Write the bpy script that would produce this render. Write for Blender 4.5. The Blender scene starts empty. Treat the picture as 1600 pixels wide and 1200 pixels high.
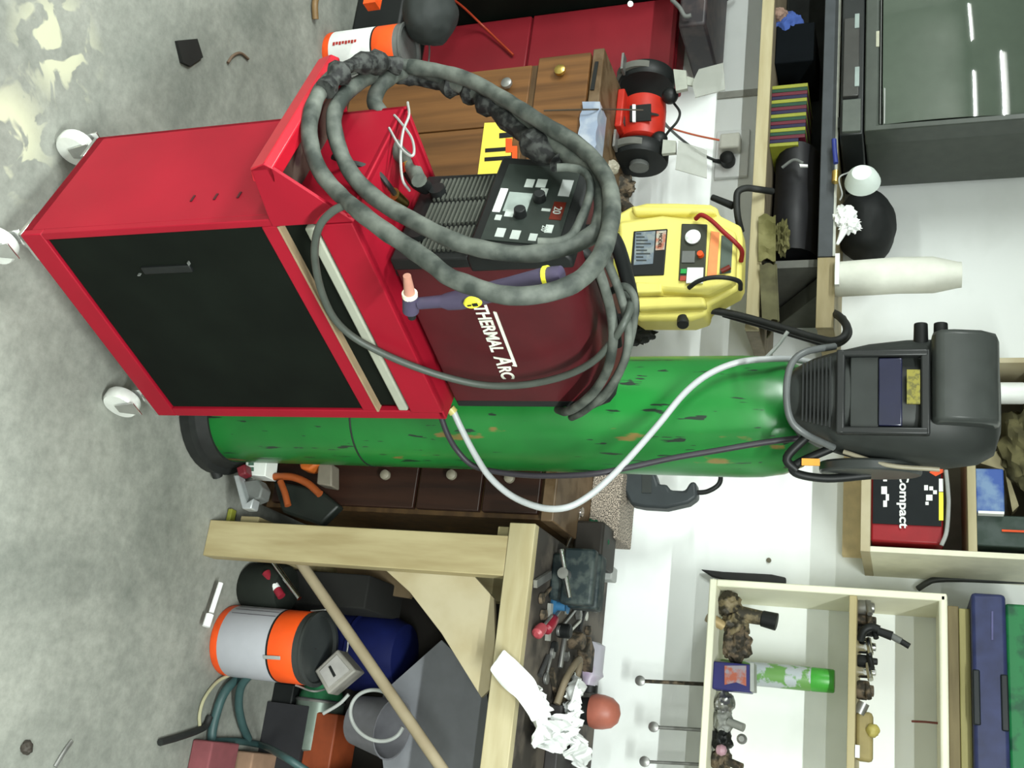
import bpy, bmesh, math, random
from mathutils import Vector as V, Matrix, noise
random.seed(7)
sc = bpy.context.scene
COL = sc.collection
# ------------------------------------------------------------------ camera, world, lights, exposure
F_PX, PSI, TH, CH = 1650.0, math.radians(20), math.radians(20.5), 1.52
FH = V((-math.sin(PSI), math.cos(PSI), 0)); RT = V((math.cos(PSI), math.sin(PSI), 0))
FW = FH*math.cos(TH) - V((0, 0, math.sin(TH))); UP = FH*math.sin(TH) + V((0, 0, math.cos(TH)))
CAM = V((0, 0, CH))
cd = bpy.data.cameras.new('camera'); cam = bpy.data.objects.new('camera', cd); COL.objects.link(cam)
cd.sensor_fit = 'HORIZONTAL'; cd.sensor_width = 36; cd.lens = 36*F_PX/1600; cd.clip_start = 0.05
mx, my, mz = UP, -RT, -FW                      # the photo was taken with the phone turned on its side
cam.matrix_world = Matrix(((mx.x, my.x, mz.x, CAM.x), (mx.y, my.y, mz.y, CAM.y), (mx.z, my.z, mz.z, CAM.z), (0, 0, 0, 1)))
sc.camera = cam
w = bpy.data.worlds.new('world'); sc.world = w; w.use_nodes = True
w.node_tree.nodes['Background'].inputs[0].default_value = (0.9, 1.0, 0.97, 1)
w.node_tree.nodes['Background'].inputs[1].default_value = 0.05
sc.view_settings.view_transform = 'Standard'; sc.view_settings.look = 'None'
sc.view_settings.gamma = 1; sc.view_settings.use_curve_mapping = False
sc.view_settings.exposure = 0.8
WALL = 2.65
LAMPS = [(0.6, 0.15, 76), (-2.3, 0.15, 58), (0.6, -1.8, 80), (-2.9, -1.8, 85), (-4.9, -1.8, 60)]      # x, y, watts of the ceiling tubes
CEIL = 2.42

# ------------------------------------------------------------------ point helpers: a photo pixel at a known real depth
def ray(X, Y): return FW*F_PX + RT*(Y-600) + UP*(X-800)
def P(X, Y, y): d = ray(X, Y); return CAM + d*(y/d.y)
def Q(X, Y, z): d = ray(X, Y); return CAM + d*((z-CH)/d.z)
CA = math.radians(68.28); A = V((math.cos(CA), math.sin(CA), 0)); B = V((-A.y, A.x, 0)); Z = V((0, 0, 1))
CO = V((-.716, 1.225, 0))
def K(s, t, z): return CO + A*s + B*t + Z*z           # cart frame: along the door, across, up
def FK(X, Y, t):                                         # pixel on a plane parallel to the cart's long face
    d = ray(X, Y); n = B; k = ((CO + B*t - CAM).dot(n))/d.dot(n); return CAM + d*k
def SK(X, Y, s):
    d = ray(X, Y); k = ((CO + A*s - CAM).dot(A))/d.dot(A); return CAM + d*k
def fr(p):                                               # (s,t,z) of a world point
    q = p - CO; return q.dot(A), q.dot(B), p.z
# ------------------------------------------------------------------ materials
MT = {}
def mat(name, col, rough=.5, metal=0, var=.12, scale=30, spec=.4, bump=0, emit=0, alpha=1, trans=0, col2=None, mix=(.45, .6), stretch=(1, 1, 1), coat=0):
    if name in MT: return MT[name]
    m = bpy.data.materials.new(name); m.use_nodes = True; nt = m.node_tree; b = nt.nodes['Principled BSDF']
    b.inputs['Roughness'].default_value = rough; b.inputs['Metallic'].default_value = metal
    b.inputs['Specular IOR Level'].default_value = spec; b.inputs['Alpha'].default_value = alpha
    b.inputs['Transmission Weight'].default_value = trans; b.inputs['Coat Weight'].default_value = coat
    tc = nt.nodes.new('ShaderNodeTexCoord'); mp = nt.nodes.new('ShaderNodeMapping'); mp.inputs['Scale'].default_value = stretch
    nt.links.new(tc.outputs['Object'], mp.inputs[0])
    n = nt.nodes.new('ShaderNodeTexNoise'); n.inputs['Scale'].default_value = scale; n.inputs['Detail'].default_value = 5
    nt.links.new(mp.outputs[0], n.inputs['Vector'])
    r = nt.nodes.new('ShaderNodeValToRGB'); r.color_ramp.elements[0].position = mix[0]-.15 if col2 is None else mix[0]
    r.color_ramp.elements[1].position = mix[1]+.1 if col2 is None else mix[1]
    c = V(col)
    if max(col) < .72 and not emit and not metal: c = c*.66; col2 = tuple(v*.66 for v in col2) if col2 is not None else None
    lo = c*(1-var); hi = c*(1+var)
    if col2 is not None: lo, hi = c, V(col2)
    r.color_ramp.elements[0].color = (*[min(1, max(0, v)) for v in lo], 1); r.color_ramp.elements[1].color = (*[min(1, v) for v in hi], 1)
    nt.links.new(n.outputs[0], r.inputs[0]); nt.links.new(r.outputs[0], b.inputs['Base Color'])
    if emit:
        b.inputs['Emission Color'].default_value = (*col, 1); b.inputs['Emission Strength'].default_value = emit
    if bump:
        bp = nt.nodes.new('ShaderNodeBump'); bp.inputs['Strength'].default_value = bump; bp.inputs['Distance'].default_value = .01
        nt.links.new(n.outputs[0], bp.inputs['Height']); nt.links.new(bp.outputs[0], b.inputs['Normal'])
    MT[name] = m; return m
RED = mat('red_paint', (.43, .009, .028), .5, scale=6, var=.1, spec=.2)
REDD = mat('red_cabinet_paint', (.3, .014, .025), .5, scale=5, var=.12)
BLK = mat('black_paint', (.006, .009, .006), .8, scale=8, var=.3, spec=.12)
BPL = mat('black_plastic', (.013, .015, .015), .5, scale=20, spec=.3)
DGR = mat('dark_grey_plastic', (.055, .062, .06), .38, scale=12, var=.12)
GRY = mat('grey_plastic', (.2, .21, .2), .5)
LGR = mat('light_grey', (.5, .52, .5), .5)
WHT = mat('white_plastic', (.8, .82, .8), .45, var=.04)
CLO = mat('white_cloth', (.85, .87, .86), .9, var=.05, bump=.3, scale=25)
CRM = mat('cream_painted_wood', (.8, .79, .62), .6, var=.05, scale=8)
CHR = mat('chrome', (.75, .75, .75), .15, 1, var=.05)
STL = mat('dull_steel', (.3, .3, .29), .4, .8, var=.25)
RUS = mat('grimy_steel', (.035, .03, .022), .7, .2, col2=(.16, .12, .08), scale=60)
BRS = mat('brass', (.6, .42, .12), .3, 1)
RUB = mat('hose_rubber', (.035, .045, .038), .7, col2=(.2, .22, .19), scale=22, mix=(.38, .72), bump=.15)
RBK = mat('black_rubber', (.018, .02, .019), .6, var=.3)
GRN = mat('green_enamel', (.012, .27, .035), .3, scale=9, var=.2, coat=.3)
YEL = mat('yellow_plastic', (.74, .66, .17), .5, var=.04, scale=5)
YLB = mat('bright_yellow', (.85, .8, .05), .45, var=.03)
ORG = mat('orange_paint', (.75, .08, .01), .5)
ORL = mat('orange_label', (.85, .28, .1), .5)
BLU = mat('blue_plastic', (.03, .05, .3), .5)
BLT = mat('blue_tin', (.05, .13, .5), .5, col2=(.25, .4, .65), scale=20)
PUR = mat('purple_grey_rubber', (.085, .07, .13), .5)
PNK = mat('pink_ceramic', (.62, .3, .22), .5)
MAR = mat('maroon_paint', (.085, .005, .009), .5, scale=12, var=.2)
TEA = mat('teal_hose', (.05, .11, .11), .5)
VPK = mat('pale_blue_plastic', (.35, .42, .55), .35, col2=(.55, .6, .68), scale=18)
OLV = mat('olive_cloth', (.16, .15, .05), .95, col2=(.3, .28, .12), scale=14)
PAP = mat('paper', (.72, .74, .7), .7, var=.06)
def wood(name, c1, c2, stretch, scale=3, rough=.6):
    if name in MT: return MT[name]
    return mat(name, c1, rough, col2=c2, scale=scale, stretch=stretch, mix=(.35, .65))
PINE_V = wood('pine_vertical', (.5, .4, .2), (.66, .56, .31), (9, 9, 1.2), 4)
PINE_H = wood('pine_horizontal', (.52, .44, .24), (.66, .58, .36), (1.2, 9, 9), 4)
PLY = wood('plywood', (.56, .47, .28), (.68, .6, .4), (3, 3, 3), 3)
VEN = wood('veneer', (.13, .055, .015), (.24, .105, .03), (14, 14, .7), 3, .5)
VEND = wood('veneer_edge', (.07, .035, .012), (.13, .07, .025), (2, 14, 14), 3, .5)
BENCHT = mat('grimy_bench_top', (.05, .042, .035), .7, col2=(.15, .125, .1), scale=12)
BRSH = wood('broom_wood', (.4, .32, .2), (.5, .42, .28), (3, 3, 3), 4)

def custom(name, fn, rough=.5, metal=0, bump=0):
    m = bpy.data.materials.new(name); m.use_nodes = True; nt = m.node_tree; b = nt.nodes['Principled BSDF']
    b.inputs['Roughness'].default_value = rough; b.inputs['Metallic'].default_value = metal
    fn(nt, b); MT[name] = m; return m
def N(nt, t, **k):
    n = nt.nodes.new('ShaderNode'+t)
    for a, v in k.items():
        if a in n.inputs.keys() if hasattr(n.inputs, 'keys') else False: n.inputs[a].default_value = v
        else: setattr(n, a, v)
    return n
def ramp(nt, src, p0, c0, p1, c1):
    r = nt.nodes.new('ShaderNodeValToRGB'); e = r.color_ramp.elements
    e[0].position = p0; e[0].color = (*c0, 1); e[1].position = p1; e[1].color = (*c1, 1); nt.links.new(src, r.inputs[0]); return r.outputs[0]
def mixc(nt, f, a, b):
    m = nt.nodes.new('ShaderNodeMix'); m.data_type = 'RGBA'
    nt.links.new(f, m.inputs[0])
    for s, i in ((a, 6), (b, 7)):
        if isinstance(s, tuple): m.inputs[i].default_value = (*s, 1)
        else: nt.links.new(s, m.inputs[i])
    return m.outputs[2]
def floor_fn(nt, b):
    tc = N(nt, 'NewGeometry'); pos = tc.outputs['Position']
    a = N(nt, 'TexNoise'); a.inputs['Scale'].default_value = 1.9; a.inputs['Detail'].default_value = 7; a.inputs['Roughness'].default_value = .62; a.inputs['Distortion'].default_value = .5
    c = N(nt, 'TexNoise'); c.inputs['Scale'].default_value = 38; c.inputs['Detail'].default_value = 6; c.inputs['Roughness'].default_value = .7
    d = N(nt, 'TexNoise'); d.inputs['Scale'].default_value = 13.0; d.inputs['Detail'].default_value = 3; d.inputs['Distortion'].default_value = .8
    for n in (a, c, d): nt.links.new(pos, n.inputs['Vector'])
    base = ramp(nt, a.outputs[0], .34, (.13, .14, .122), .66, (.29, .295, .26))
    f2 = ramp(nt, c.outputs[0], .32, (.8, .8, .8), .68, (1.14, 1.14, 1.14))
    mu = nt.nodes.new('ShaderNodeMix'); mu.data_type = 'RGBA'; mu.blend_type = 'MULTIPLY'; mu.inputs[0].default_value = 1
    nt.links.new(base, mu.inputs[6]); nt.links.new(f2, mu.inputs[7])
    # cream paint worn in patches beside the cart
    def blobm(cx, cy, r0, r1):
        g = N(nt, 'VectorMath'); g.operation = 'DISTANCE'; nt.links.new(pos, g.inputs[0]); g.inputs[1].default_value = (cx, cy, 0)
        return ramp(nt, g.outputs['Value'], r0, (1, 1, 1), r1, (0, 0, 0))
    c1 = Q(90, 70, 0); c2 = Q(5, 210, 0)
    pm = ramp(nt, d.outputs[0], .5, (0, 0, 0), .54, (1, 1, 1)); last = mu.outputs[2]
    for cc in (c1, c2):
        m2 = nt.nodes.new('ShaderNodeMath'); m2.operation = 'MULTIPLY'; nt.links.new(blobm(cc.x, cc.y, .05, .13), m2.inputs[0]); nt.links.new(pm, m2.inputs[1])
        last = mixc(nt, m2.outputs[0], last, (.4, .4, .29))
    nt.links.new(last, b.inputs['Base Color'])
    bp = N(nt, 'Bump'); bp.inputs['Strength'].default_value = .25; bp.inputs['Distance'].default_value = .003
    nt.links.new(c.outputs[0], bp.inputs['Height']); nt.links.new(bp.outputs[0], b.inputs['Normal'])
FLOOR = custom('concrete_floor', floor_fn, .85)
def wall_fn(nt, b):
    tc = N(nt, 'TexCoord'); a = N(nt, 'TexNoise'); a.inputs['Scale'].default_value = 5; a.inputs['Detail'].default_value = 6
    nt.links.new(tc.outputs['Object'], a.inputs['Vector'])
    nt.links.new(ramp(nt, a.outputs[0], .25, (.76, .79, .77), .5, (.86, .89, .88)), b.inputs['Base Color'])
WALLM = custom('white_wall_paint', wall_fn, .8)
def cyl_fn(nt, b):
    tc = N(nt, 'TexCoord'); a = N(nt, 'TexNoise'); a.inputs['Scale'].default_value = 5; a.inputs['Detail'].default_value = 4
    mp = N(nt, 'Mapping'); mp.inputs['Scale'].default_value = (9, 9, 2.2); nt.links.new(tc.outputs['Object'], mp.inputs[0])
    c = N(nt, 'TexNoise'); c.inputs['Scale'].default_value = 3.0; c.inputs['Detail'].default_value = 6
    mp2 = N(nt, 'Mapping'); mp2.inputs['Scale'].default_value = (14, 14, 2.0); mp2.inputs['Location'].default_value = (3, 1, 2); nt.links.new(tc.outputs['Object'], mp2.inputs[0])
    d = N(nt, 'TexNoise'); d.inputs['Scale'].default_value = 5.5; d.inputs['Detail'].default_value = 3
    nt.links.new(tc.outputs['Object'], a.inputs['Vector']); nt.links.new(mp.outputs[0], c.inputs['Vector']); nt.links.new(mp2.outputs[0], d.inputs['Vector'])
    g = ramp(nt, a.outputs[0], .3, (.01, .13, .024), .7, (.016, .21, .036))
    g2 = mixc(nt, ramp(nt, c.outputs[0], .655, (0, 0, 0), .69, (1, 1, 1)), g, (.2, .14, .04))
    g3 = mixc(nt, ramp(nt, d.outputs[0], .645, (0, 0, 0), .66, (1, 1, 1)), g2, (.015, .03, .02))
    nt.links.new(g3, b.inputs['Base Color'])
CYLM = custom('worn_green_paint', cyl_fn, .3)

# ------------------------------------------------------------------ mesh building
class MB:
    def __init__(s): s.bm = bmesh.new(); s.bev = 0
    def _face(s, vs):
        try: return s.bm.faces.new(vs)
        except ValueError: return None
    def box(s, c, size, ax=None):
        ax = ax or (V((1, 0, 0)), V((0, 1, 0)), Z); c = V(c); h = [x/2 for x in size]; vs = []
        for i in (-1, 1):
            for j in (-1, 1):
                for k in (-1, 1): vs.append(s.bm.verts.new(c + ax[0]*h[0]*i + ax[1]*h[1]*j + ax[2]*h[2]*k))
        for f in ((0, 1, 3, 2), (4, 6, 7, 5), (0, 4, 5, 1), (2, 3, 7, 6), (0, 2, 6, 4), (1, 5, 7, 3)): s._face([vs[i] for i in f])
        return s
    def bb(s, a, b):                                     # axis-aligned box between two corners
        a, b = V(a), V(b); return s.box((a+b)/2, [abs(x) for x in (b-a)])
    def kb(s, s0, s1, t0, t1, z0, z1):                   # box in the cart frame
        return s.box(K((s0+s1)/2, (t0+t1)/2, (z0+z1)/2), (abs(s1-s0), abs(t1-t0), abs(z1-z0)), (A, B, Z))
    def prism(s, pts, ex):
        ex = V(ex); a = [s.bm.verts.new(V(p)) for p in pts]; b = [s.bm.verts.new(V(p)+ex) for p in pts]; n = len(a)
        s._face(a); s._face(b[::-1])
        for i in range(n): s._face([a[i], b[i], b[(i+1) % n], a[(i+1) % n]])
        return s
    def plate(s, px, y, d):                              # outline at real depth y, thickness d
        return s.prism([P(X, Y, y) for X, Y in px], (0, d, 0))
    def rings(s, R, cap=True, close=False):
        vr = [[s.bm.verts.new(V(p)) for p in r] for r in R]; n = len(vr[0])
        for i in range(len(vr)-1 if not close else len(vr)):
            a, b = vr[i], vr[(i+1) % len(vr)]
            for j in range(n): s._face([a[j], a[(j+1) % n], b[(j+1) % n], b[j]])
        if cap and not close: s._face(vr[0][::-1]); s._face(vr[-1])
        return s
    def lathe(s, o, prof, ax=Z, n=24, cap=True):
        o = V(o); ax = V(ax).normalized(); u = ax.orthogonal().normalized(); v = ax.cross(u)
        return s.rings([[o + ax*h + (u*math.cos(2*math.pi*j/n) + v*math.sin(2*math.pi*j/n))*max(r, 1e-4) for j in range(n)] for r, h in prof], cap)
    def cyl(s, a, b, r, r2=None, n=16):
        a, b = V(a), V(b); return s.lathe(a, [(r, 0), (r if r2 is None else r2, (b-a).length)], b-a, n)
    def tube(s, pts, r, n=10, sub=6, wob=0, taper=None):
        pts = [V(p) for p in pts]; q = []
        if len(pts) > 2 and sub > 1:
            e = [pts[0]*2-pts[1]] + pts + [pts[-1]*2-pts[-2]]
            for i in range(1, len(e)-2):
                for k in range(sub):
                    t = k/sub; p0, p1, p2, p3 = e[i-1:i+3]
                    q.append(.5*((2*p1)+(p2-p0)*t+(2*p0-5*p1+4*p2-p3)*t*t+(3*p1-p0-3*p2+p3)*t**3))
            q.append(pts[-1])
        else: q = pts
        R = []; u = None
        for i, p in enumerate(q):
            d = (q[min(i+1, len(q)-1)] - q[max(i-1, 0)]).normalized()
            u = d.orthogonal().normalized() if u is None else (u - d*u.dot(d)).normalized()
            v = d.cross(u); rr = r*(1+wob*noise.noise(p*40)) * (taper[0]+(taper[1]-taper[0])*i/(len(q)-1) if taper else 1)
            R.append([p + (u*math.cos(2*math.pi*j/n)+v*math.sin(2*math.pi*j/n))*rr for j in range(n)])
        return s.rings(R)
    def blob(s, c, rad, amp=.25, freq=18, sub=4, seed=0, flat=None):
        c = V(c); t = bmesh.new(); bmesh.ops.create_icosphere(t, subdivisions=sub, radius=1)
        mp = {}
        for v in t.verts:
            d = v.co.normalized(); k = 1+amp*noise.noise(d*freq/6+V((seed, 0, seed*2)))+amp*.5*noise.noise(d*freq/2.5+V((seed, 3, 0)))
            p = V((d.x*rad[0]*k, d.y*rad[1]*k, d.z*rad[2]*k))
            if flat is not None and p.z < -rad[2]*flat: p.z = -rad[2]*flat
            mp[v.index] = s.bm.verts.new(c+p)
        for f in t.faces: s._face([mp[v.index] for v in f.verts])
        t.free(); return s
    def sheet(s, grid, th):                              # a grid of points given thickness
        nr, nc = len(grid), len(grid[0]); g = [[V(p) for p in r] for r in grid]; top = []; bot = []
        for i in range(nr):
            a, b = [], []
            for j in range(nc):
                u = g[min(i+1, nr-1)][j]-g[max(i-1, 0)][j]; v = g[i][min(j+1, nc-1)]-g[i][max(j-1, 0)]
                n = u.cross(v).normalized() if u.cross(v).length > 1e-12 else V((0, 0, 1))
                a.append(s.bm.verts.new(g[i][j])); b.append(s.bm.verts.new(g[i][j]-n*th))
            top.append(a); bot.append(b)
        for i in range(nr-1):
            for j in range(nc-1):
                s._face([top[i][j], top[i][j+1], top[i+1][j+1], top[i+1][j]]); s._face([bot[i][j], bot[i+1][j], bot[i+1][j+1], bot[i][j+1]])
        ed = [(i, 0) for i in range(nr)] + [(nr-1, j) for j in range(1, nc)] + [(i, nc-1) for i in range(nr-2, -1, -1)] + [(0, j) for j in range(nc-2, 0, -1)]
        for k in range(len(ed)):
            p, q = ed[k], ed[(k+1) % len(ed)]; s._face([top[p[0]][p[1]], top[q[0]][q[1]], bot[q[0]][q[1]], bot[p[0]][p[1]]])
        return s
    def build(s, name, m, par=None, smooth=True, bev=0, ang=38, sub=0):
        bm = s.bm; bmesh.ops.recalc_face_normals(bm, faces=bm.faces)
        off = par.matrix_world.translation.copy() if par is not None else V()
        if par is not None: off = ROOTLOC.get(par.name, V())
        ms = [m] if not isinstance(m, (list, tuple)) else list(m)
        if par is None:
            xs = [v.co for v in bm.verts]; lo = V([min(c[i] for c in xs) for i in range(3)]); hi = V([max(c[i] for c in xs) for i in range(3)])
            off = V(((lo.x+hi.x)/2, (lo.y+hi.y)/2, lo.z))
        bmesh.ops.translate(bm, verts=bm.verts, vec=-off)
        for f in bm.faces: f.smooth = smooth
        for e in bm.edges:
            if len(e.link_faces) == 2 and e.calc_face_angle(0) > math.radians(ang): e.smooth = False
        me = bpy.data.meshes.new(name); bm.to_mesh(me); bm.free()
        for mm in ms: me.materials.append(mm)
        o = bpy.data.objects.new(name, me); COL.objects.link(o)
        if par is not None: o.parent = par; ROOTLOC[o.name] = off
        else: o.location = off; ROOTLOC[o.name] = off
        if bev:
            b = o.modifiers.new('bevel', 'BEVEL'); b.width = bev; b.segments = 2; b.limit_method = 'ANGLE'; b.angle_limit = math.radians(40)
        if sub:
            b = o.modifiers.new('sub', 'SUBSURF'); b.levels = sub; b.render_levels = sub
        return o
ROOTLOC = {}
def thing(name, label, cat, loc, group=None):
    o = bpy.data.objects.new(name, None); COL.objects.link(o); o.location = V(loc); o.empty_display_size = .05
    ROOTLOC[o.name] = V(loc); return tag(o, label, cat, group)
def tag(o, label, cat, group=None, kind=None):
    if label: o['label'] = label
    if cat: o['category'] = cat
    if group: o['group'] = group
    if kind: o['kind'] = kind
    return o
def struct(o): o['kind'] = 'structure'; return o
def text(name, body, org, xa, ya, size, m, par, ex=.0006, shear=0, bold=0, sx=1):
    c = bpy.data.curves.new(name, 'FONT'); c.body = body; c.size = size; c.extrude = ex; c.shear = shear; c.offset = bold
    c.materials.append(m); tmp = bpy.data.objects.new('t', c); COL.objects.link(tmp)
    bpy.context.view_layer.update()
    me = bpy.data.meshes.new_from_object(tmp); bpy.data.objects.remove(tmp)
    xa, ya = V(xa).normalized(), V(ya).normalized(); za = xa.cross(ya); off = ROOTLOC.get(par.name, V())
    for v in me.vertices: v.co = V(org) - off + xa*v.co.x*sx + ya*v.co.y + za*v.co.z
    o = bpy.data.objects.new(name, me); COL.objects.link(o); o.parent = par; ROOTLOC[o.name] = off
    return o
X1 = V((1, 0, 0)); Y1 = V((0, 1, 0))
def px(y): return y*1.02/F_PX                              # metres per pixel at depth y, roughly

# ------------------------------------------------------------------ room
XL, XR, YB = -6.2, 1.8, -2.6
struct(MB().bb((XL-.1, YB-.1, -.1), (XR+.1, WALL+.1, 0)).build('floor', FLOOR, smooth=False))
struct(MB().bb((XL-.1, WALL, 0), (XR+.1, WALL+.1, 2.5)).build('wall_back', WALLM, smooth=False))
BLOCKM = mat('bare_block_wall', (.36, .36, .33), .9, scale=6)
struct(MB().bb((XL-.1, YB, 0), (XL, WALL, 2.5)).build('wall_left', BLOCKM, smooth=False))
struct(MB().bb((XR, YB, 0), (XR+.1, WALL, 2.5)).build('wall_right', BLOCKM, smooth=False))
struct(MB().bb((XL-.1, YB-.1, 0), (XR+.1, YB, 2.5)).build('wall_rear', BLOCKM, smooth=False))
struct(MB().bb((XL-.1, YB-.1, 2.5), (XR+.1, WALL+.1, 2.6)).build('ceiling', BLOCKM, smooth=False))
TUBE = mat('lit_tube', (1, 1, .97), .5, emit=6)
for i, (lx, ly, pw) in enumerate(LAMPS):
    r = thing('ceiling_tube_light', ['white fluorescent tube light at the front right of the ceiling', 'white fluorescent tube light on the ceiling nearest the television', 'white fluorescent tube light at the rear right of the ceiling', 'white fluorescent tube light in the middle of the rear ceiling row', 'white fluorescent tube light at the far left of the rear ceiling row'][i], 'ceiling light', (lx, ly, 2.5))
    MB().bb((lx-.62, ly-.04, 2.46), (lx+.62, ly+.04, 2.5)).build('housing', WHT, r, bev=.004)
    MB().cyl((lx-.6, ly, 2.435), (lx+.6, ly, 2.435), .014).build('tube', TUBE, r)
    for s_ in (-1, 1): MB().bb((lx+s_*.6-.012, ly-.02, 2.41), (lx+s_*.6+.012, ly+.02, 2.462)).build('lamp_holder', WHT, r)
    ld = bpy.data.lights.new('tube_glow', 'AREA'); ld.shape = 'RECTANGLE'; ld.size = 1.2; ld.size_y = .045; ld.energy = pw
    ld.color = (.93, 1.0, .96); lo = bpy.data.objects.new('tube_glow', ld); COL.objects.link(lo); lo.location = (0, 0, -.1); lo.parent = r

# ------------------------------------------------------------------ tool cart
cart = thing('tool_cart', 'red steel tool cart with black door, standing on white casters on the concrete floor', 'tool cart', K(.24, .14, 0))
CW, CDp, CZ0, CZ1 = .478, .28, .1, .738
b = MB()
b.kb(0, CW, .012, CDp, CZ0, CZ0+.02); b.kb(0, .012, .012, CDp, CZ0, CZ1); b.kb(CW-.012, CW, .012, CDp, CZ0, CZ1); b.kb(0, CW, CDp-.01, CDp, CZ0, CZ1)
b.kb(.012, CW-.012, .03, .034, CZ0, CZ1-.03)
b.build('body', RED, cart, bev=.003)
b = MB()
b.kb(0, CW, 0, .014, CZ0, CZ0+.045)                        # bottom band of the face
b.kb(0, .014, 0, .014, CZ0+.045, CZ1); b.kb(CW-.022, CW, 0, .014, CZ0+.045, CZ1)
b.kb(.014, CW-.022, 0, .014, .576, .606)
b.kb(.014, CW-.022, -.004, .014, CZ1-.062, CZ1)
b.build('face_frame', RED, cart, bev=.002)
d = MB().kb(.016, CW-.024, .004, .02, CZ0+.048, .574).build('door', BLK, cart, bev=.002)
MB().kb(.085, .1, -.001, .006, .30, .40).build('door_pull', BPL, d, bev=.002)
MB().kb(.078, .084, -.0015, .004, .4, .402).kb(.1, .102, -.0015, .004, .285, .29).build('door_pull_edge', GRY, d)
dr = MB().kb(.016, CW-.024, .012, .02, .608, .672).build('drawer', BLK, cart, bev=.002)
MB().kb(.02, CW-.026, -.003, .012, .652, .671).build('drawer_pull', mat('silver_trim', (.5, .52, .42), .5, 0, var=.05), dr, bev=.003)
MB().kb(.014, CW-.022, -.002, .013, .606, .610).build('trim_strip', mat('tan_trim', (.45, .33, .2), .5), cart)
MB().kb(0, CW, 0, CDp, CZ1-.012, CZ1).build('top_tray', RED, cart, bev=.003)
MB().kb(.0, CW, CDp-.008, CDp, CZ1-.002, CZ1+.006).build('tray_rim', RED, cart, bev=.002)
# push handle: a folded channel held off the short side by two triangular plates
b = MB()
b.prism([K(-.075, -.003, .607), K(-.098, -.003, .614), K(-.104, -.003, .640), K(-.096, -.003, .652), K(-.07, -.003, .648), K(-.07, -.003, .640), K(-.092, -.003, .640), K(-.092, -.003, .618), K(-.072, -.003, .614)], B*(CDp+.012))
b.build('push_handle', mat('bright_red_paint', (.6, .012, .03), .35, spec=.4, var=.05), cart, bev=.002)
MB().kb(-.07, 0, .004, CDp, .617, .621).build('handle_shelf', mat('grimy_brown', (.1, .07, .055), .6, col2=(.04, .02, .02), scale=30), cart)
for t_, zt_ in ((-.003, .742), (CDp, .625)):
    MB().prism([K(-.096, t_, .614), K(-.104, t_, .64), K(-.094, t_, .652), K(.012, t_, zt_), K(.012, t_, .60), K(-.002, t_, .60)], B*.006).build('handle_bracket', RED, cart, bev=.001)
b = MB()
for z_ in (.42, .465, .51, .555): b.kb(-.0015, .001, .06, .075, z_, z_+.004)
b.build('vent_louvre', mat('louvre_shadow', (.07, .004, .008), .5), cart)
CASW = mat('caster_white', (.8, .82, .78), .25, .3, var=.1)
for s_, t_ in ((.03, .03), (.03, CDp-.03), (CW-.03, .03), (CW-.03, CDp-.03)):
    c = K(s_, t_, 0); k = MB(); k.box(c+Z*.096, (.06, .055, .008), (A, B, Z)); k.lathe(c+Z*.075, [(.018, 0), (.018, .018)])
    q = c - A*.012 - B*.03*(1 if t_ < .1 else -1)
    for e in (-1, 1): k.prism([q+B*.017*e+A*.018+Z*.085, q+B*.017*e-A*.018+Z*.085, q+B*.017*e-A*.01+Z*.034, q+B*.017*e+A*.01+Z*.034], B*.003*e)
    k = k.build('caster', CHR, cart, bev=.001)
    MB().lathe(q-B*.014+Z*.036, [(.012, 0), (.033, .001), (.036, .006), (.036, .022), (.033, .027), (.012, .028)], B, 28).build('wheel', CASW, k)

# ------------------------------------------------------------------ welder on the cart
wd = thing('welding_machine', 'maroon welding machine with black control front, sitting on top of the red tool cart', 'welder', K(.29, .135, CZ1))
S0, S1, T0, T1, W0, W1 = .115, .478, .03, .235, .752, 1.045
b = MB(); ch = .03
prof = [(T0, W0), (T0, W1-ch), (T0+.012, W1-.008), (T0+ch, W1), (T1-ch, W1), (T1-.012, W1-.008), (T1, W1-ch), (T1, W0)]
b.prism([K(S0+.02, t_, z_) for t_, z_ in prof], A*(S1-S0-.035)); b.build('case', MAR, wd, bev=.003)
b = MB()
b.prism([K(S1-.02, t_, z_) for t_, z_ in prof], A*.02); b.build('rear_panel', BPL, wd, bev=.004)
# front: vent half and sloping panel half
b = MB()
for sh, z0, z1 in ((0, W0, .885),):
    b.prism([K(S0, T0-.004, z0), K(S0+.024, T0-.004, z0), K(S0+.024, T0-.004, z1), K(S0+.004, T0-.004, z1)], B*(T1-T0+.008))
b.build('front_grille', BPL, wd, bev=.003)
b = MB()
for i in range(13):
    z_ = .785 + i*.0077
    for c_ in range(3): b.kb(S0-.004, S0+.004, T0+.012+c_*.063, T0+.066+c_*.063, z_, z_+.0032)
b.build('grille_slat', mat('slat_grey', (.11, .12, .1), .6), wd, smooth=False)
hood = [(S0+.004, .885), (S0-.022, .895), (S0-.024, .90), (S0+.002, 1.045), (S0+.012, 1.052), (S0+.03, 1.052), (S0+.03, .885)]
MB().prism([K(s_, T0-.008, z_) for s_, z_ in hood], B*(T1-T0+.016)).build('control_hood', BPL, wd, bev=.004)
pn = (K(S0+.002, 0, 1.045)-K(S0-.024, 0, .90)).normalized(); pnx = -B; pnn = pnx.cross(pn)     # panel axes: right, up, outwards
def PN(u, v): return K(S0-.024, T1+.002, .90) + pnx*u + pn*v                                   # u 0..0.21, v 0..0.145
def pan(mb, u0, u1, v0, v1, th=.0012): mb.box(PN((u0+u1)/2, (v0+v1)/2)+pnn*th*.4, (abs(u1-u0), abs(v1-v0), th), (pnx, pn, pnn)); return mb
cp = pan(MB(), .014, .2, .012, .132, .002).build('control_panel', mat('panel_face', (.03, .04, .034), .35), wd)
LT = mat('panel_lettering', (.62, .68, .64), .5)
b = MB()
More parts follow.
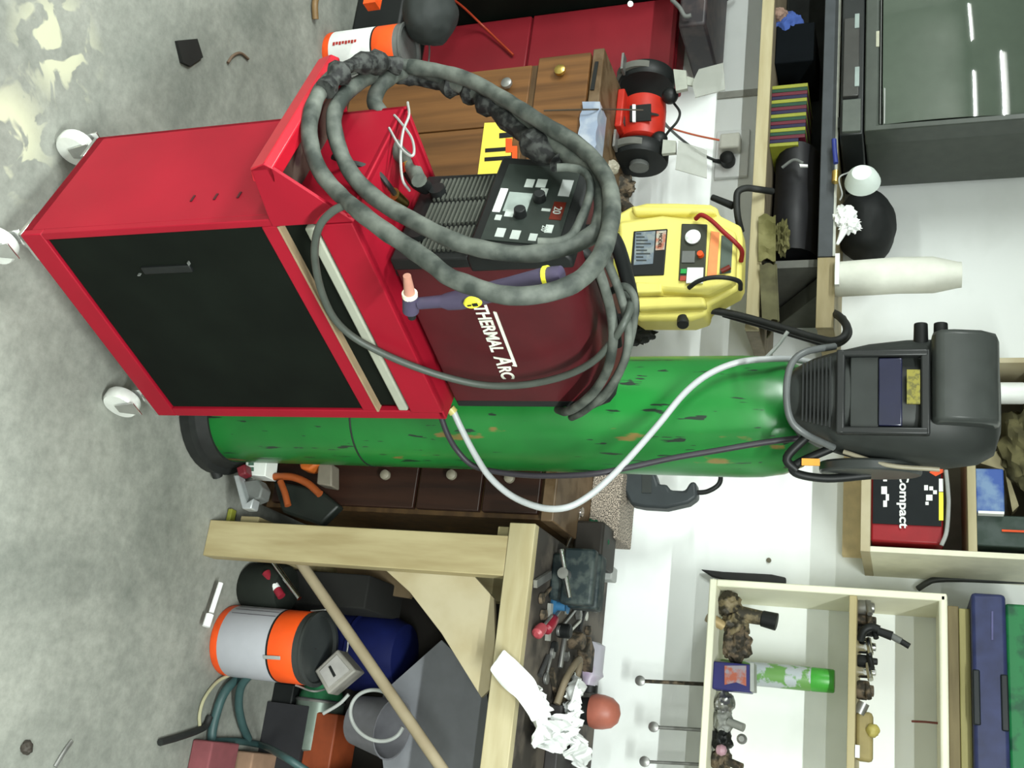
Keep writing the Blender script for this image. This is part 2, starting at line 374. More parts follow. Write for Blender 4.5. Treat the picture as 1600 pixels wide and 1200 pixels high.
for u, v, wd_, hh in ((.05, .05, .02, .014), (.048, .068, .02, .016), (.07, .078, .022, .012), (.128, .035, .016, .014), (.142, .022, .012, .01), (.172, .032, .02, .014), (.174, .056, .02, .014), (.178, .085, .016, .012), (.118, .09, .006, .014), (.155, .105, .018, .012)):
    pan(MB(), u, u+wd_, v, v+hh, .003).build('panel_symbol', LT, cp)
pan(MB(), .085, .132, .03, .068, .003).build('panel_legend', mat('panel_grey', (.36, .42, .39), .5), cp)
pan(MB(), .078, .135, .014, .026, .003).build('panel_highlight_plate', mat('white_plate', (.95, .97, .97), .3), cp)  # plain white plate below the legend
pan(MB(), .1, .142, .106, .125, .003).build('readout_window', mat('readout_red', (.16, .02, .01), .2), cp)
pan(MB(), .045, .085, .108, .126, .003).build('badge', mat('badge_grey', (.55, .58, .57), .4), cp)
text('readout_digits', '20', PN(.112, .109)+pnn*.003, pnx, pn, .018, LT, cp)
text('panel_number', '20', PN(.158, .1)+pnn*.003, pnx, pn, .014, LT, cp)
for u, v in ((.098, .082), (.138, .06)):
    MB().cyl(PN(u, v), PN(u, v)+pnn*.016, .0105, .009).build('control_knob', BPL, wd, bev=.001)
hd = MB(); hp = [K(S0+.05, .13, W1-.005), K(S0+.055, .13, W1+.03), K(S0+.09, .13, W1+.045), K(S0+.21, .13, W1+.045), K(S0+.245, .13, W1+.03), K(S0+.25, .13, W1-.005)]
hd.tube(hp, .012); hd.build('carry_handle', BPL, wd)
for s_ in (S0+.05, S1-.05):
    for t_ in (T0+.03, T1-.03): MB().cyl(K(s_, t_, CZ1-.001), K(s_, t_, W0+.002), .012).build('foot', RBK, wd)
# maker's lettering on the long side
LW = mat('white_lettering', (.7, .72, .62), .5)
nx = A; so = FK(745, 478, T0)
s_, t_, z_ = fr(so)
o1 = K(.222, T0-.0015, .862)
text('maker_lettering', 'THERMAL', o1, A, Z, .033, LW, wd, sx=.76, bold=.0008)
text('maker_lettering', 'A', K(.344, T0-.0015, .862), A, Z, .046, LW, wd, sx=.68, bold=.0008)
text('maker_lettering', 'RC', K(.3675, T0-.0015, .862), A, Z, .033, LW, wd, sx=.76, bold=.0008)
MB().prism([K(.238, T0-.002, .892), K(.24, T0-.002, .897), K(.369, T0-.002, .897), K(.3665, T0-.002, .889), K(.3655, T0-.002, .889), K(.364, T0-.002, .892)], B*.002).build('logo_bar', LW, wd)
# sockets on the lower front with plugs
for t_, m_ in ((.075, BRS), (.185, BRS)):
    MB().cyl(K(S0+.004, t_, .79), K(S0-.014, t_, .79), .014).build('socket', BPL, wd)
def clampfk(p, t): return p

# ------------------------------------------------------------------ welding torch and its coiled hose
tor = thing('welding_torch', 'coiled grey welding torch hose with purple handle, hung around the front of the maroon welder', 'welding torch', P(715, 270, 1.3))
def HY(Y, a=1.2, k=.0006): return a + (400-Y)*k
loopB = [(655, 282), (640, 255), (620, 235), (606, 205), (598, 180), (585, 158), (600, 128), (640, 110), (687, 116), (725, 128), (775, 155), (812, 180), (850, 208), (882, 238), (915, 258), (932, 282), (940, 310), (938, 345), (925, 367), (880, 388), (825, 397), (775, 393), (725, 382), (690, 368), (650, 347), (600, 319), (562, 287), (540, 255), (525, 215), (522, 180), (535, 152), (560, 130), (600, 110), (640, 104)]
loopA = [(640, 104), (690, 112), (735, 126), (780, 150), (815, 172), (857, 198), (897, 222), (930, 252), (950, 285), (956, 320), (952, 360), (938, 400), (910, 434), (872, 453), (825, 462), (780, 460), (735, 446), (700, 432), (675, 412), (637, 385), (600, 360), (562, 331), (530, 303), (503, 272), (488, 238), (483, 200), (492, 160), (512, 128), (545, 106), (590, 100), (640, 106), (690, 122), (740, 145), (790, 172), (830, 198), (870, 228), (895, 250)]
def CS(X, Y): return -.012 + max(0, X-560)*.00022 - .06*max(0, min(1, (620-X)/90))*max(0, min(1, (300-Y)/120))
m1 = MB(); ptsB = []
def inner_y(X, Y, base):
    return base + (400-Y)*.00055
for i, (X, Y) in enumerate(loopB):
    f = i/len(loopB); y = inner_y(X, Y, 1.225) + (.0 if i > 5 else .0)
    if i < 6: y = [1.315, 1.34, 1.35, 1.36, 1.36, 1.36][i]
    ptsB.append(SK(X, Y, CS(X, Y)+(0 if i > 5 else .03)))
m1.tube(ptsB, .0128, n=12, sub=5, wob=.12); m1.build('hose', RUB, tor)
m2 = MB(); ptsA = []
for i, (X, Y) in enumerate(loopA):
    y = inner_y(X, Y, 1.262)
    if i > 28: y = inner_y(X, Y, 1.262)+min(.03, (i-28)*.01)
    if 11 <= i <= 18: y = 1.262 + (Y-400)*.0003 
    ptsA.append(SK(X, Y, CS(X, Y)+(-.024 if i < 29 else -.024+min(.03, (i-28)*.008))))
m2.tube(ptsA, .0128, n=12, sub=5, wob=.12, taper=None); m2.build('hose', RUB, tor)
MB().tube([SK(X, Y, CS(X, Y)-.01) for X, Y in [(870, 262), (890, 262), (912, 268), (922, 285), (920, 310), (909, 338), (893, 368), (868, 378), (840, 378)]], .0065, n=10).build('thin_cable', RUB, tor)
# torn protective wrap along the inside of the coil
m3 = MB(); m3.tube([SK(X, Y, CS(X, Y)+.01) for X, Y in [(590, 118), (640, 122), (690, 130), (735, 145), (765, 165), (800, 195), (830, 220), (860, 245), (872, 254)]], .0155, n=9, sub=6, wob=1.1)
m3.tube([SK(X, Y, CS(X, Y)-.03) for X, Y in [(508, 140), (535, 110), (560, 100), (600, 98), (625, 104)]], .0155, n=9, sub=6, wob=1.0)
m3.build('torn_wrap', mat('wrap_black', (.006, .007, .007), .7, col2=(.06, .065, .06), scale=70), tor)['label'] = 'torn black protective wrap'
hpts = [FK(X, Y, t) for X, Y, t in [(878, 428, -0.115), (850, 434, -0.115), (800, 448, -0.110), (760, 458, -0.108), (720, 468, -0.106), (700, 471, -0.105), (690, 471, -0.105), (655, 474, -0.105)]]
b = MB(); rad = [.0115, .0145, .015, .015, .0148, .013, .0095, .009]; n = 14; R_ = []
u_ = None
for i, p in enumerate(hpts):
    dd = (hpts[min(i+1, 7)]-hpts[max(i-1, 0)]).normalized(); u_ = dd.orthogonal().normalized() if u_ is None else (u_-dd*u_.dot(dd)).normalized(); v_ = dd.cross(u_)
    R_.append([p+(u_*math.cos(2*math.pi*j/n)+v_*math.sin(2*math.pi*j/n))*rad[i] for j in range(n)])
b.rings(R_).build('torch_handle', PUR, tor)
b = MB(); b.cyl(FK(642, 486, -0.105), FK(641, 462, -0.105), .0125, .0115); b.build('torch_head', PUR, tor, bev=.001)
MB().cyl(FK(640.5, 463, -0.105), FK(640, 458, -0.105), .0115).build('insulator_ring', mat('cream_ring', (.85, .8, .6), .5), tor)
MB().cyl(FK(640, 459, -0.105), FK(636, 431, -0.105), .0085, .0058).build('ceramic_nozzle', PNK, tor)
MB().cyl(FK(642, 485, -0.105), FK(644, 497, -0.105), .0075, .006).build('back_cap', BPL, tor, bev=.001)
b = MB(); c0 = FK(739, 472.5, -0.122); ex = (FK(757, 470, -0.122)-FK(720, 475, -0.122)).normalized(); ey = B.cross(ex)
b.rings([[c0 + B*h + ex*math.cos(a*math.pi/10)*.0145*k_ + ey*math.sin(a*math.pi/10)*.0085*k_ for a in range(20)] for h, k_ in ((.006, 1), (-.002, 1), (-.005, .8))])
yb = b.build('trigger_button', YLB, tor)
MB().box(c0-B*.0055+ex*.005, (.008, .005, .002), (ex, ey, B)).box(c0-B*.0055-ex*.004, (.006, .002, .002), (ex, ey, B)).build('button_mark', BPL, yb)
MB().cyl(FK(852, 433, -0.115), FK(858, 432, -0.115), .0155).build('clamp_ring', YLB, tor)
# inner cable end with brass fitting plugged into the front of the machine
MB().cyl(SK(636, 254, .03), SK(640, 268, .04), .009).build('brass_nut', BRS, tor)
MB().tube([SK(640, 266, .04), SK(650, 282, .06), SK(664, 292, S0-.012)], .013).build('plug_boot', BPL, tor)
MB().tube([SK(637, 160, .0), SK(639, 180, .0), SK(630, 205, .0), SK(626, 240, .01), SK(629, 280, .03), SK(640, 298, .06)], .0022, n=6).tube([SK(616, 180, .0), SK(625, 190, .0), SK(643, 215, .0), SK(647, 238, .0), SK(640, 243, .0), SK(624, 228, .0), SK(608, 200, .0)], .0022, n=6).build('control_wire', LGR, tor)
MB().tube([SK(646, 244, .01), SK(652, 258, .03), SK(658, 272, .05)], .005, n=8).build('red_sleeve', RED, tor)

gl = thing('earth_lead', 'black earth lead with brass plug, curving over the red cart top below the welder vents', 'cable', SK(600, 270, S0-.03))
MB().tube([SK(520, 245, -.03), SK(540, 253, -.01), SK(565, 258, .0), SK(590, 270, .02), SK(606, 288, .04), SK(618, 305, .07)], .0048, n=8).build('lead', RBK, gl)
MB().cyl(SK(614, 303, .065), SK(632, 318, S0-.01), .011, .009).build('brass_plug', BRS, gl)

cb = thing('power_cable', 'grey power cable hanging in a loop over the cart door and welder side', 'cable', FK(600, 560, -.03))
MB().tube([FK(X, Y, t) for X, Y, t in [(545, 318, -.02), (520, 330, -.025), (500, 352, -.03), (492, 385, -.03), (494, 420, -.028), (504, 460, -.025), (522, 497, -.022), (550, 525, -.02), (590, 548, -.02), (640, 570, -.02), (700, 590, -.012), (760, 602, -.004), (820, 601, 0), (880, 588, 0), (925, 566, -.004), (955, 535, .0), (975, 505, .01), (985, 478, .05), (975, 460, .09)]], .0062, n=10).build('cable', mat('grey_cable', (.085, .1, .085), .5), cb)
cb2 = thing('cable_bundle', 'bundle of dark rubber mains cable looped over the rear top of the maroon welder', 'cable', K(.44, .1, W1+.03))
MB().tube([FK(X, Y, t) for X, Y, t in [(935, 420, .05), (945, 450, .04), (955, 490, .03), (958, 530, .0), (950, 575, -.01), (930, 610, -.01), (905, 633, -.005), (885, 643, .01), (872, 640, .05)]], .008).tube([FK(X, Y, t) for X, Y, t in [(945, 400, .08), (962, 440, .07), (975, 480, .05), (982, 520, .02), (975, 565, .0), (950, 608, -.005), (915, 640, .0), (893, 652, .02)]], .007).tube([FK(X, Y, t) for X, Y, t in [(955, 455, .09), (968, 448, .08), (982, 450, .07), (992, 470, .06), (990, 510, .04), (980, 550, .02), (965, 590, .01), (940, 625, .01), (900, 645, .03)]], .006).build('cable_coil', RUB, cb2)
MB().tube([FK(X, Y, t) for X, Y, t in [(895, 380, .1), (915, 395, .1), (930, 415, .1), (940, 440, .08), (950, 470, .07), (960, 500, .05), (965, 540, .04)]], .008).build('cable_coil', RBK, cb2)

# ------------------------------------------------------------------ gas cylinder with helmet
CY = V((-.655, 1.985, 0)); CR = .119
cy = thing('gas_cylinder', 'tall chipped green gas cylinder standing behind the red tool cart', 'gas cylinder', CY)
MB().lathe(CY, [(CR*.9, .012), (CR, .03), (CR, 1.22), (CR*.985, 1.26), (CR*.93, 1.3), (CR*.8, 1.335), (CR*.6, 1.36), (CR*.35, 1.375), (.03, 1.38), (.03, 1.41)], n=56).build('cylinder_body', CYLM, cy)
MB().lathe(CY, [(.13, 0), (.148, .004), (.15, .03), (.135, .035), (.125, .06)], n=40).build('foot_ring', RBK, cy)
MB().tube([Q(345, 700, .02)+V((0, 0, .01)), Q(335, 722, .02), Q(340, 745, .02)], .012).build('foot_strap', RBK, cy)
MB().lathe(CY+Z*.0, [(CR+.0008, .415), (CR+.0015, .417), (CR+.0008, .419)], n=56).build('band_line', RBK, cy)
HC = P(1400, 632, 1.83); HC.z = 0
fd = V((.16, -.987, 0)); rd = V((.987, .16, 0))
HB = 1.33
def HP(x, y, z): return HC + rd*x + fd*y + Z*(HB+z)
hel = thing('welding_helmet', 'dark grey welding helmet with tinted lens, perched on top of the green gas cylinder', 'welding helmet', HP(0, 0, 0))
def sring(z, hw, yf, yb, n=40, e=2.6):
    out = []
    for j in range(n):
        a = 2*math.pi*j/n; c, s_ = math.cos(a), math.sin(a)
        x = hw*math.copysign(abs(c)**(2/e), c); yy = math.copysign(abs(s_)**(2/e), s_); yy = yy*yf if yy > 0 else yy*yb
        out.append(HP(x, yy, z))
    return out
prof = [(0.0, .045, .105, -.0), (.01, .058, .112, .02), (.04, .075, .116, .05), (.08, .088, .118, .07), (.13, .1, .117, .09), (.19, .107, .112, .1), (.25, .108, .105, .1), (.3, .1, .085, .09), (.325, .085, .06, .07), (.335, .05, .03, .04)]
b = MB(); b.rings([sring(z, hw, yf, yb) for z, hw, yf, yb in prof]); b.build('shell', mat('helmet_shell', (.035, .04, .037), .5, spec=.3), hel)
b = MB(); b.tube([HP(-.088, .07, .075), HP(-.07, .11, .03), HP(-.045, .122, .008), HP(0, .128, .002), HP(.045, .122, .008), HP(.068, .11, .03), HP(.086, .07, .075)], .006); b.build('chin_rim', mat('rim_grey', (.13, .14, .14), .4), hel)
b = MB()
for i in range(8): b.box(HP(0, .119, .028+i*.0062), (.098+i*.003, .006, .0028), (rd, fd, Z))
b.build('chin_vent', BPL, hel)
b = MB()
for s_ in (-1, 1): b.box(HP(s_*.064, .116, .155), (.012, .022, .135), (rd, fd, Z))
b.box(HP(0, .118, .088), (.14, .018, .014), (rd, fd, Z)); b.box(HP(0, .116, .218), (.14, .02, .014), (rd, fd, Z))
b.build('lens_frame', mat('frame_black', (.02, .022, .022), .4), hel, bev=.003)
MB().box(HP(0, .112, .125), (.118, .012, .045), (rd, fd, Z)).build('lens_cover', mat('cover_dark', (.035, .04, .038), .35), hel, bev=.002)
MB().box(HP(0, .117, .165), (.112, .012, .036), (rd, fd, Z)).build('tinted_lens', mat('blue_lens', (.014, .016, .05), .15, spec=.9), hel, bev=.002)
MB().box(HP(-.008, .121, .2), (.056, .006, .02), (rd, fd, Z)).build('yellow_label', mat('yellow_sticker', (.3, .27, .04), .5, col2=(.14, .13, .03), scale=160), hel)
b = MB(); prof = [(.06, .226), (.122, .228), (.138, .238), (.139, .262), (.128, .305), (.105, .325), (.06, .332)]
b.prism([HP(-.1, y_, z_) for y_, z_ in prof], rd*.15); b.build('visor_shroud', mat('shroud_grey', (.055, .062, .058), .35, spec=.5), hel, bev=.008)
for z_, y_ in ((.212, .06), (.243, .06)):
    MB().cyl(HP(-.09, y_, z_), HP(-.128, y_, z_), .012, .011).build('side_knob', BPL, hel, bev=.002)
MB().tube([HP(.09, .05, .09), HP(.112, .06, .16), HP(.116, .05, .24)], .004).build('edge_bead', mat('bead', (.4, .36, .26), .4), hel)
b = MB(); b.tube([HP(.08, .02, .07), HP(.11, .02, .01), HP(.125, .01, .01), HP(.13, -.01, .06), HP(.12, -.03, .13)], .0075); b.tube([HP(.06, .03, .03), HP(.1, .03, -.005), HP(.12, .02, .01)], .008); b.build('head_strap', BPL, hel)
b = MB(); b.lathe(HP(.1, -.02, .13), [(.012, 0), (.085, .001), (.085, .02), (.012, .021)], rd, 30); b.build('ear_side', DGR, hel, bev=.004)
MB().box(HP(.107, .03, .035), (.012, .006, .03), (rd, fd, Z)).build('orange_tab', mat('orange_tab', (.8, .35, .05), .5), hel)

gh = thing('gas_hose', 'white plastic gas hose looping across the green cylinder from cart to helmet', 'hose', P(800, 700, 1.8))
MB().tube([P(X, Y, y) for X, Y, y in [(708, 642, 1.72), (722, 672, 1.74), (742, 710, 1.76), (765, 745, 1.77), (800, 775, 1.78), (845, 793, 1.78), (885, 793, 1.78), (920, 775, 1.79), (955, 745, 1.8), (990, 708, 1.81), (1030, 662, 1.82), (1068, 616, 1.83), (1105, 586, 1.84), (1150, 567, 1.85), (1200, 561, 1.86), (1245, 562, 1.9), (1290, 572, 1.93)]], .0062).build('hose', mat('white_hose', (.6, .63, .64), .35, var=.05), gh)
MB().cyl(P(703, 638, 1.715), P(709, 645, 1.722), .009).build('hose_fitting', mat('yellow_fit', (.7, .6, .2), .4), gh)
rc = thing('rubber_cable', 'dark rubber cable crossing the lower right side of the green cylinder', 'cable', P(800, 740, 1.8))
MB().tube([P(X, Y, y) for X, Y, y in [(688, 648, 1.71), (700, 680, 1.74), (716, 706, 1.77), (740, 728, 1.79), (780, 738, 1.8), (830, 743, 1.8), (880, 743, 1.8), (930, 740, 1.8), (985, 730, 1.81), (1050, 716, 1.82), (1120, 704, 1.83), (1190, 692, 1.84), (1245, 685, 1.85), (1290, 680, 1.87)]], .0055).build('cable', mat('cable_dark', (.04, .035, .045), .5), rc)

# ------------------------------------------------------------------ long veneered sideboard
SBZ = .8; SBY = 2.15; sx0 = P(940, 75, SBY).x; sx1 = -.47
sb = thing('sideboard', 'brown veneered sideboard with round knobs, behind the cart and the green cylinder', 'sideboard', ((sx0+sx1)/2, 2.38, 0))
MB().bb((sx0+.02, SBY+.015, .06), (sx1, 2.5, SBZ-.03)).build('carcass', VEND, sb, bev=.002)
MB().bb((sx0, SBY, SBZ-.03), (sx1+.005, 2.51, SBZ)).build('top', mat('worn_top', (.2, .13, .07), .5, col2=(.12, .07, .03), scale=20), sb, bev=.003)
MB().bb((sx0+.04, SBY+.04, 0), (sx1-.02, 2.48, .06)).build('plinth', VEND, sb)
xm = P(720, 203, SBY).x; zt = P(832, 150, SBY).z
def knobpart(X, Y, par, m=BRS, r=.012, nm='knob'):
    p = P(X, Y, SBY); MB().lathe(p, [(.006, 0), (.006, .01), (r, .014), (r*.95, .022), (r*.4, .026)], -Y1, 18).build(nm, m, par)
xr = -1.08
dw = MB().bb((sx0+.012, SBY-.004, zt+.006), (xr, SBY+.014, SBZ-.034)).build('drawer', VEN, sb, bev=.002); knobpart(878, 116, dw, BRS, .015)
dl = MB().bb((sx0+.03, SBY-.002, .08), (xm-.002, SBY+.014, zt-.012)).build('door', VEN, sb, bev=.002); knobpart(795, 136, dl, STL, .015)
dq = MB().bb((xm+.002, SBY-.002, .08), (xr, SBY+.014, zt-.012)).build('door', VEN, sb, bev=.002); knobpart(665, 255, dq, STL, .012)
MB().bb((sx0+.03, SBY+.002, zt-.012), (xr, SBY+.016, zt+.006)).build('rail', VEND, sb)
zs = [.08, P(655, 745, SBY).z, P(757, 745, SBY).z, SBZ-.034]
VEN_SHADE = wood('dark_veneer', (.02, .007, .004), (.045, .016, .008), (14, 14, .7), 3, .5)  # same veneer, darkened for the shade behind the cylinder
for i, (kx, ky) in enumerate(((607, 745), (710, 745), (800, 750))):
    q = MB().bb((xr+.006, SBY-.002, zs[i]+.004), (sx1-.01, SBY+.014, zs[i+1]-.004)).build('drawer', VEN_SHADE, sb, bev=.002)
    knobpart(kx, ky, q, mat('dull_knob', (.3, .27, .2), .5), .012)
# sticker
pts = [(800, 192), (757, 192), (748, 267), (762, 265), (780, 248), (805, 246)]
st = MB().plate([(803, 190), (757, 192), (746, 275), (795, 275)], SBY-.0045, .001).build('warning_sticker', mat('sticker_yellow', (.75, .6, .08), .5, var=.04), sb)
MB().plate([(758, 232), (800, 229), (800, 235), (758, 238)], SBY-.0055, .001).plate([(757, 246), (800, 243), (800, 249), (757, 252)], SBY-.0055, .001).plate([(780, 208), (803, 206), (803, 214), (780, 216)], SBY-.0055, .001).build('sticker_bar', BPL, st)
MB().plate([(790, 216), (800, 216), (800, 228), (808, 228), (808, 252), (800, 252), (800, 238), (790, 238)], SBY-.0058, .001).build('sticker_mark', ORG, st)
MB().plate([(930, 96), (935, 96), (928, 140), (922, 140)], SBY-.004, .003).build('chipped_edge', BPL, sb)  # black slit drawn for the gap below the top board

nw = MB(); g = []
for i in range(5):
    row = []
    for j in range(12):
        p = P(922+i*6, 158+j*9.5, SBY-.012); p = V((p.x, SBY-.012+.004*math.sin(j*1.3), SBZ+.005-(4-i)*.011+.003*math.sin(j*2)))
        row.append(p)
    g.append(row)
g.append([V((p.x, SBY+.06, SBZ+.004)) for p in g[-1]])
nw.sheet(g, .0015); tag(nw.build('plastic_bag', VPK), 'pale blue plastic bag draped over the front edge of the brown sideboard', 'plastic bag')

# ------------------------------------------------------------------ red cabinet and things at the far left
ry = 2.535
rx0 = P(900, 14, ry).x; rz = P(1058, 60, ry).z; rx1 = P(1050, 118, ry).x
rcb = thing('red_cabinet', 'tall flat red metal cabinet against the wall, behind the left end of the sideboard', 'cabinet', ((rx0+rx1)/2, 2.6, 0))
MB().bb((rx0, ry+.012, .05), (rx1, WALL-.004, rz)).build('body', REDD, rcb, bev=.006)
zs_ = P(828, 60, ry).z
MB().bb((rx0+.004, ry, zs_+.002), (rx1-.004, ry+.014, rz-.004)).build('door_panel', REDD, rcb, bev=.004)
MB().bb((rx0+.004, ry, .06), (rx1-.004, ry+.014, zs_-.004)).build('door_panel', REDD, rcb, bev=.004)
MB().bb((rx0+.02, ry+.03, 0), (rx1-.02, WALL-.01, .05)).build('plinth', BPL, rcb)
bx = rx0-.012
MB_ = thing('black_storage_box', 'tall black steel locker at the far left, beside the red cabinet', 'locker', (bx-.25, 2.45, 0))
MB().bb((bx-.5, 2.3, 0), (bx, WALL-.01, P(1055, 5, 2.3).z)).build('locker_body', BLK, MB_, bev=.006)
MB().cyl(P(985, 6, 2.3), P(985, 6, 2.285), .008).build('lock', CHR, MB_)
t = thing('black_box', 'small black box with grey straps, on top of the black locker by the wall', 'box', P(1060, 20, 2.45))
zb = P(1058, 20, 2.32).z
MB().bb((bx-.45, 2.34, zb), (P(1080, 43, 2.35).x, WALL-.02, zb+.075)).build('box_body', mat('box_black', (.03, .025, .03), .5, col2=(.07, .05, .05), scale=20), t, bev=.008)
MB().tube([P(1050, 0, 2.325), P(1062, 12, 2.32), P(1070, 25, 2.32), P(1080, 24, 2.32)], .006).build('strap', GRY, t)
t = tag(MB().tube([P(1096, 22, 2.62), P(1110, 10, 2.62), P(1130, 2, 2.62), P(1150, -10, 2.62)], .005).build('wall_cable', DGR), 'dark cable running up the white wall at far left', 'cable')
t = tag(MB().tube([P(690, -12, 2.26), P(720, 8, 2.4), P(750, 36, 2.5), (P(775, 60, 2.52)), P(802, 86, 2.525)], .0035, n=8).build('orange_cable', mat('orange_cord', (.5, .06, .02), .5)), 'thin orange cord hanging across the front of the red cabinet', 'cord')

def can(name, label, Xb, Yb, X1_, r, h, text_, tilt=V((0, 0, 1)), face=V((0.2, -1, 0)), y0=None, mark=True, z0=0.0, lidcol=DGR, rot=0):
    base = Q(Xb, Yb, z0) if y0 is None else y0
    t = thing(name, label, 'paint tin', base); ax = V(tilt).normalized()
    MB().lathe(base, [(r*.98, 0), (r, .004), (r, .02)], ax, 40).build('bottom_band', ORG, t)
    MB().lathe(base, [(r, .02), (r+.0005, .022), (r+.0005, h*.62), (r, h*.62+.001)], ax, 40).build('paper_label', WHT if lidcol is GRY else mat('tin_label', (.56, .57, .62), .5, var=.03), t)
    MB().lathe(base, [(r, h*.62), (r+.0008, h*.622), (r+.0008, h*.64), (r, h*.642)], ax, 40).build('black_line', BPL, t)
    MB().lathe(base, [(r, h*.64), (r+.0003, h*.645), (r+.0003, h*.9), (r, h*.902)], ax, 40).build('orange_band', mat('orange_band', (.85, .09, .01), .45, var=.04), t)
    MB().lathe(base, [(r, h*.9), (r, h*.97), (r+.003, h*.975), (r+.003, h), (r-.006, h), (r-.008, h*.965), (.001, h*.96)], ax, 40, cap=False).build('lid', lidcol, t)
    f = V(face).normalized(); s_ = ax.cross(f).normalized()
    a0, a1 = -1.25, 1.25
    b = MB(); pts = [base + ax*h*.8 + (f*math.cos(1.4)+s_*math.sin(1.4)*(-1))*r*1.02 + V()]
    pts = [base + ax*(h*.82 + .085*abs(math.sin(a))*0 - .07*math.cos(a)*0) + (f*math.cos(a)+s_*math.sin(a))*r*1.06 for a in (-1.5,)]
    b.tube([base + ax*h*.82 + s_*r*1.03, base + ax*h*1.02 + s_*r*1.1 - f*.02, base + ax*h*1.12 - f*r*.8 + s_*r*.6, base + ax*h*1.12 - f*r*.8 - s_*r*.6, base + ax*h*1.02 - s_*r*1.1 - f*.02, base + ax*h*.82 - s_*r*1.03], .0025, n=8); b.build('wire_handle', STL, t)
    return t, base, ax, f, s_
yc = 1.98
cb_ = Q(508, 72, 0)
tA, base, ax, f, s_ = can('paint_tin', 'white and orange paint tin on the floor in front of the red cabinet', 500, 75, 0, .066, .24, '', y0=V((cb_.x, cb_.y+.05, 0)), lidcol=GRY)
b = MB()
rr = .0672
def onc(a, h): return base + ax*h + (f*math.cos(a)+s_*math.sin(a))*rr
for i in range(8):
    b.prism([onc(-.12, .035+i*.0095), onc(-.12, .042+i*.0095), onc(.0 if i % 2 else .03, .042+i*.0095), onc(.0 if i % 2 else .03, .035+i*.0095)], f*.0008)
b.build('red_lettering', mat('red_print', (.6, .05, .04), .5), tA)

# dark round bag behind the tin, plus bits on the floor at the top-left edge
t = tag(MB().blob(P(672, 22, 2.12), (.085, .08, .075), .1, 10, seed=3).build('dark_bag', mat('dark_bag', (.035, .042, .04), .7)), 'rounded dark grey bag lying behind the orange paint tin', 'bag')
t = thing('tool_case', 'black and orange tool case at the edge beside the paint tin', 'tool case', Q(560, 8, 0.0))
c0 = Q(560, 8, .05)
MB().box(c0+V((-.06, .13, .03)), (.2, .14, .16)).build('case_body', BPL, t, bev=.01)
MB().box(P(583, -2, 1.95), (.05, .03, .035)).build('orange_label', ORG, t)
t = tag(MB().tube([Q(495, -10, .01), Q(492, 8, .012), Q(493, 30, .01)], .009).build('metal_hook', mat('hook_brown', (.25, .15, .06), .5)), 'brown metal hook lying on the concrete near the paint tin', 'hook')

# ------------------------------------------------------------------ bench grinder
gy = 2.38
gr = thing('bench_grinder', 'red bench grinder with black wheel guards, on the left of the brown sideboard', 'bench grinder', V((P(1000, 190, gy).x, gy, SBZ)))
gz = P(1005, 190, gy).z
xa, xb = P(1000, 165, gy).x, P(1000, 222, gy).x
GRED = mat('grinder_red', (.6, .03, .015), .45)
b = MB(); b.lathe(V((xa-.01, gy, gz)), [(.045, 0), (.058, .01), (.06, .03), (.06, xb-xa), (.058, xb-xa+.012), (.045, xb-xa+.02)], X1, 32)
b.build('motor', GRED, gr)
MB().bb((xa+.0, gy-.085, SBZ), (xb+.0, gy+.08, SBZ+.02)).prism([V((xa+.005, gy-.05, SBZ+.02)), V((xb-.005, gy-.05, SBZ+.02)), V((xb-.005, gy-.03, gz)), V((xa+.005, gy-.03, gz))], V((0, .07, 0))).build('pedestal', GRED, gr, bev=.004)
MB().plate([(984, 165), (1017, 162), (1017, 188), (984, 190)], gy-.064, .004).build('name_plate', BPL, gr)
MB().plate([(988, 163), (993, 163), (993, 190), (988, 190)], gy-.067, .004).build('plate_stripe', WHT, gr)
MB().plate([(955, 160), (975, 162), (975, 192), (955, 195)], gy-.07, .02).build('switch_box', DGR, gr, bev=.003)
for Yc, sgn in ((128, -1), (245, 1)):
    xc = P(1000, Yc, gy).x; b = MB()
    b.lathe(V((xc-.022, gy, gz)), [(.02, 0), (.072, .002), (.076, .008), (.076, .036), (.072, .042), (.02, .044)], X1, 36)
    g_ = b.build('wheel_guard', BPL, gr)
    MB().lathe(V((xc-.012, gy-.014, gz-.012)), [(.01, 0), (.068, .001), (.068, .02), (.01, .021)], X1, 32).build('grinding_wheel', mat('stone', (.16, .16, .14), .9), g_)
    MB().cyl(V((xc+sgn*.022, gy, gz)), V((xc+sgn*.034, gy, gz)), .026).build('hub_cap', GRY, g_)
    MB().box(V((xc, gy-.085, gz-.045)), (.05, .03, .006)).build('tool_rest', STL, gr)
SHD = mat('frosted_shield', (.62, .64, .58), .3, alpha=.55, var=.04)
MB().plate([(1052, 108), (1072, 110), (1074, 138), (1056, 142)], gy-.06, .012).plate([(1070, 118), (1084, 122), (1084, 134), (1070, 132)], gy-.055, .006).build('shield_bracket', mat('bracket_grey', (.5, .52, .45), .5), gr)
MB().plate([(1084, 124), (1092, 108), (1130, 98), (1133, 140), (1086, 152), (1082, 134)], gy-.07, .004).build('eye_shield', SHD, gr)
MB().plate([(1036, 218), (1056, 220), (1056, 238), (1034, 240)], gy-.06, .012).build('shield_bracket', MT['bracket_grey'], gr)
MB().plate([(1060, 220), (1104, 234), (1104, 278), (1055, 264)], gy-.07, .004).build('eye_shield', SHD, gr)
for Yk, zk in ((150, 1047), (218, 1030)):
    MB().blob(P(zk, Yk, gy-.03), (.022, .022, .022), .05, 6, sub=3).build('adjusting_knob', BPL, gr)
MB().tube([P(1052, 160, gy), P(1062, 175, gy-.02), P(1058, 190, gy-.03), P(1045, 205, gy-.02), P(1036, 218, gy)], .0035, n=8).build('loop_wire', RBK, gr)
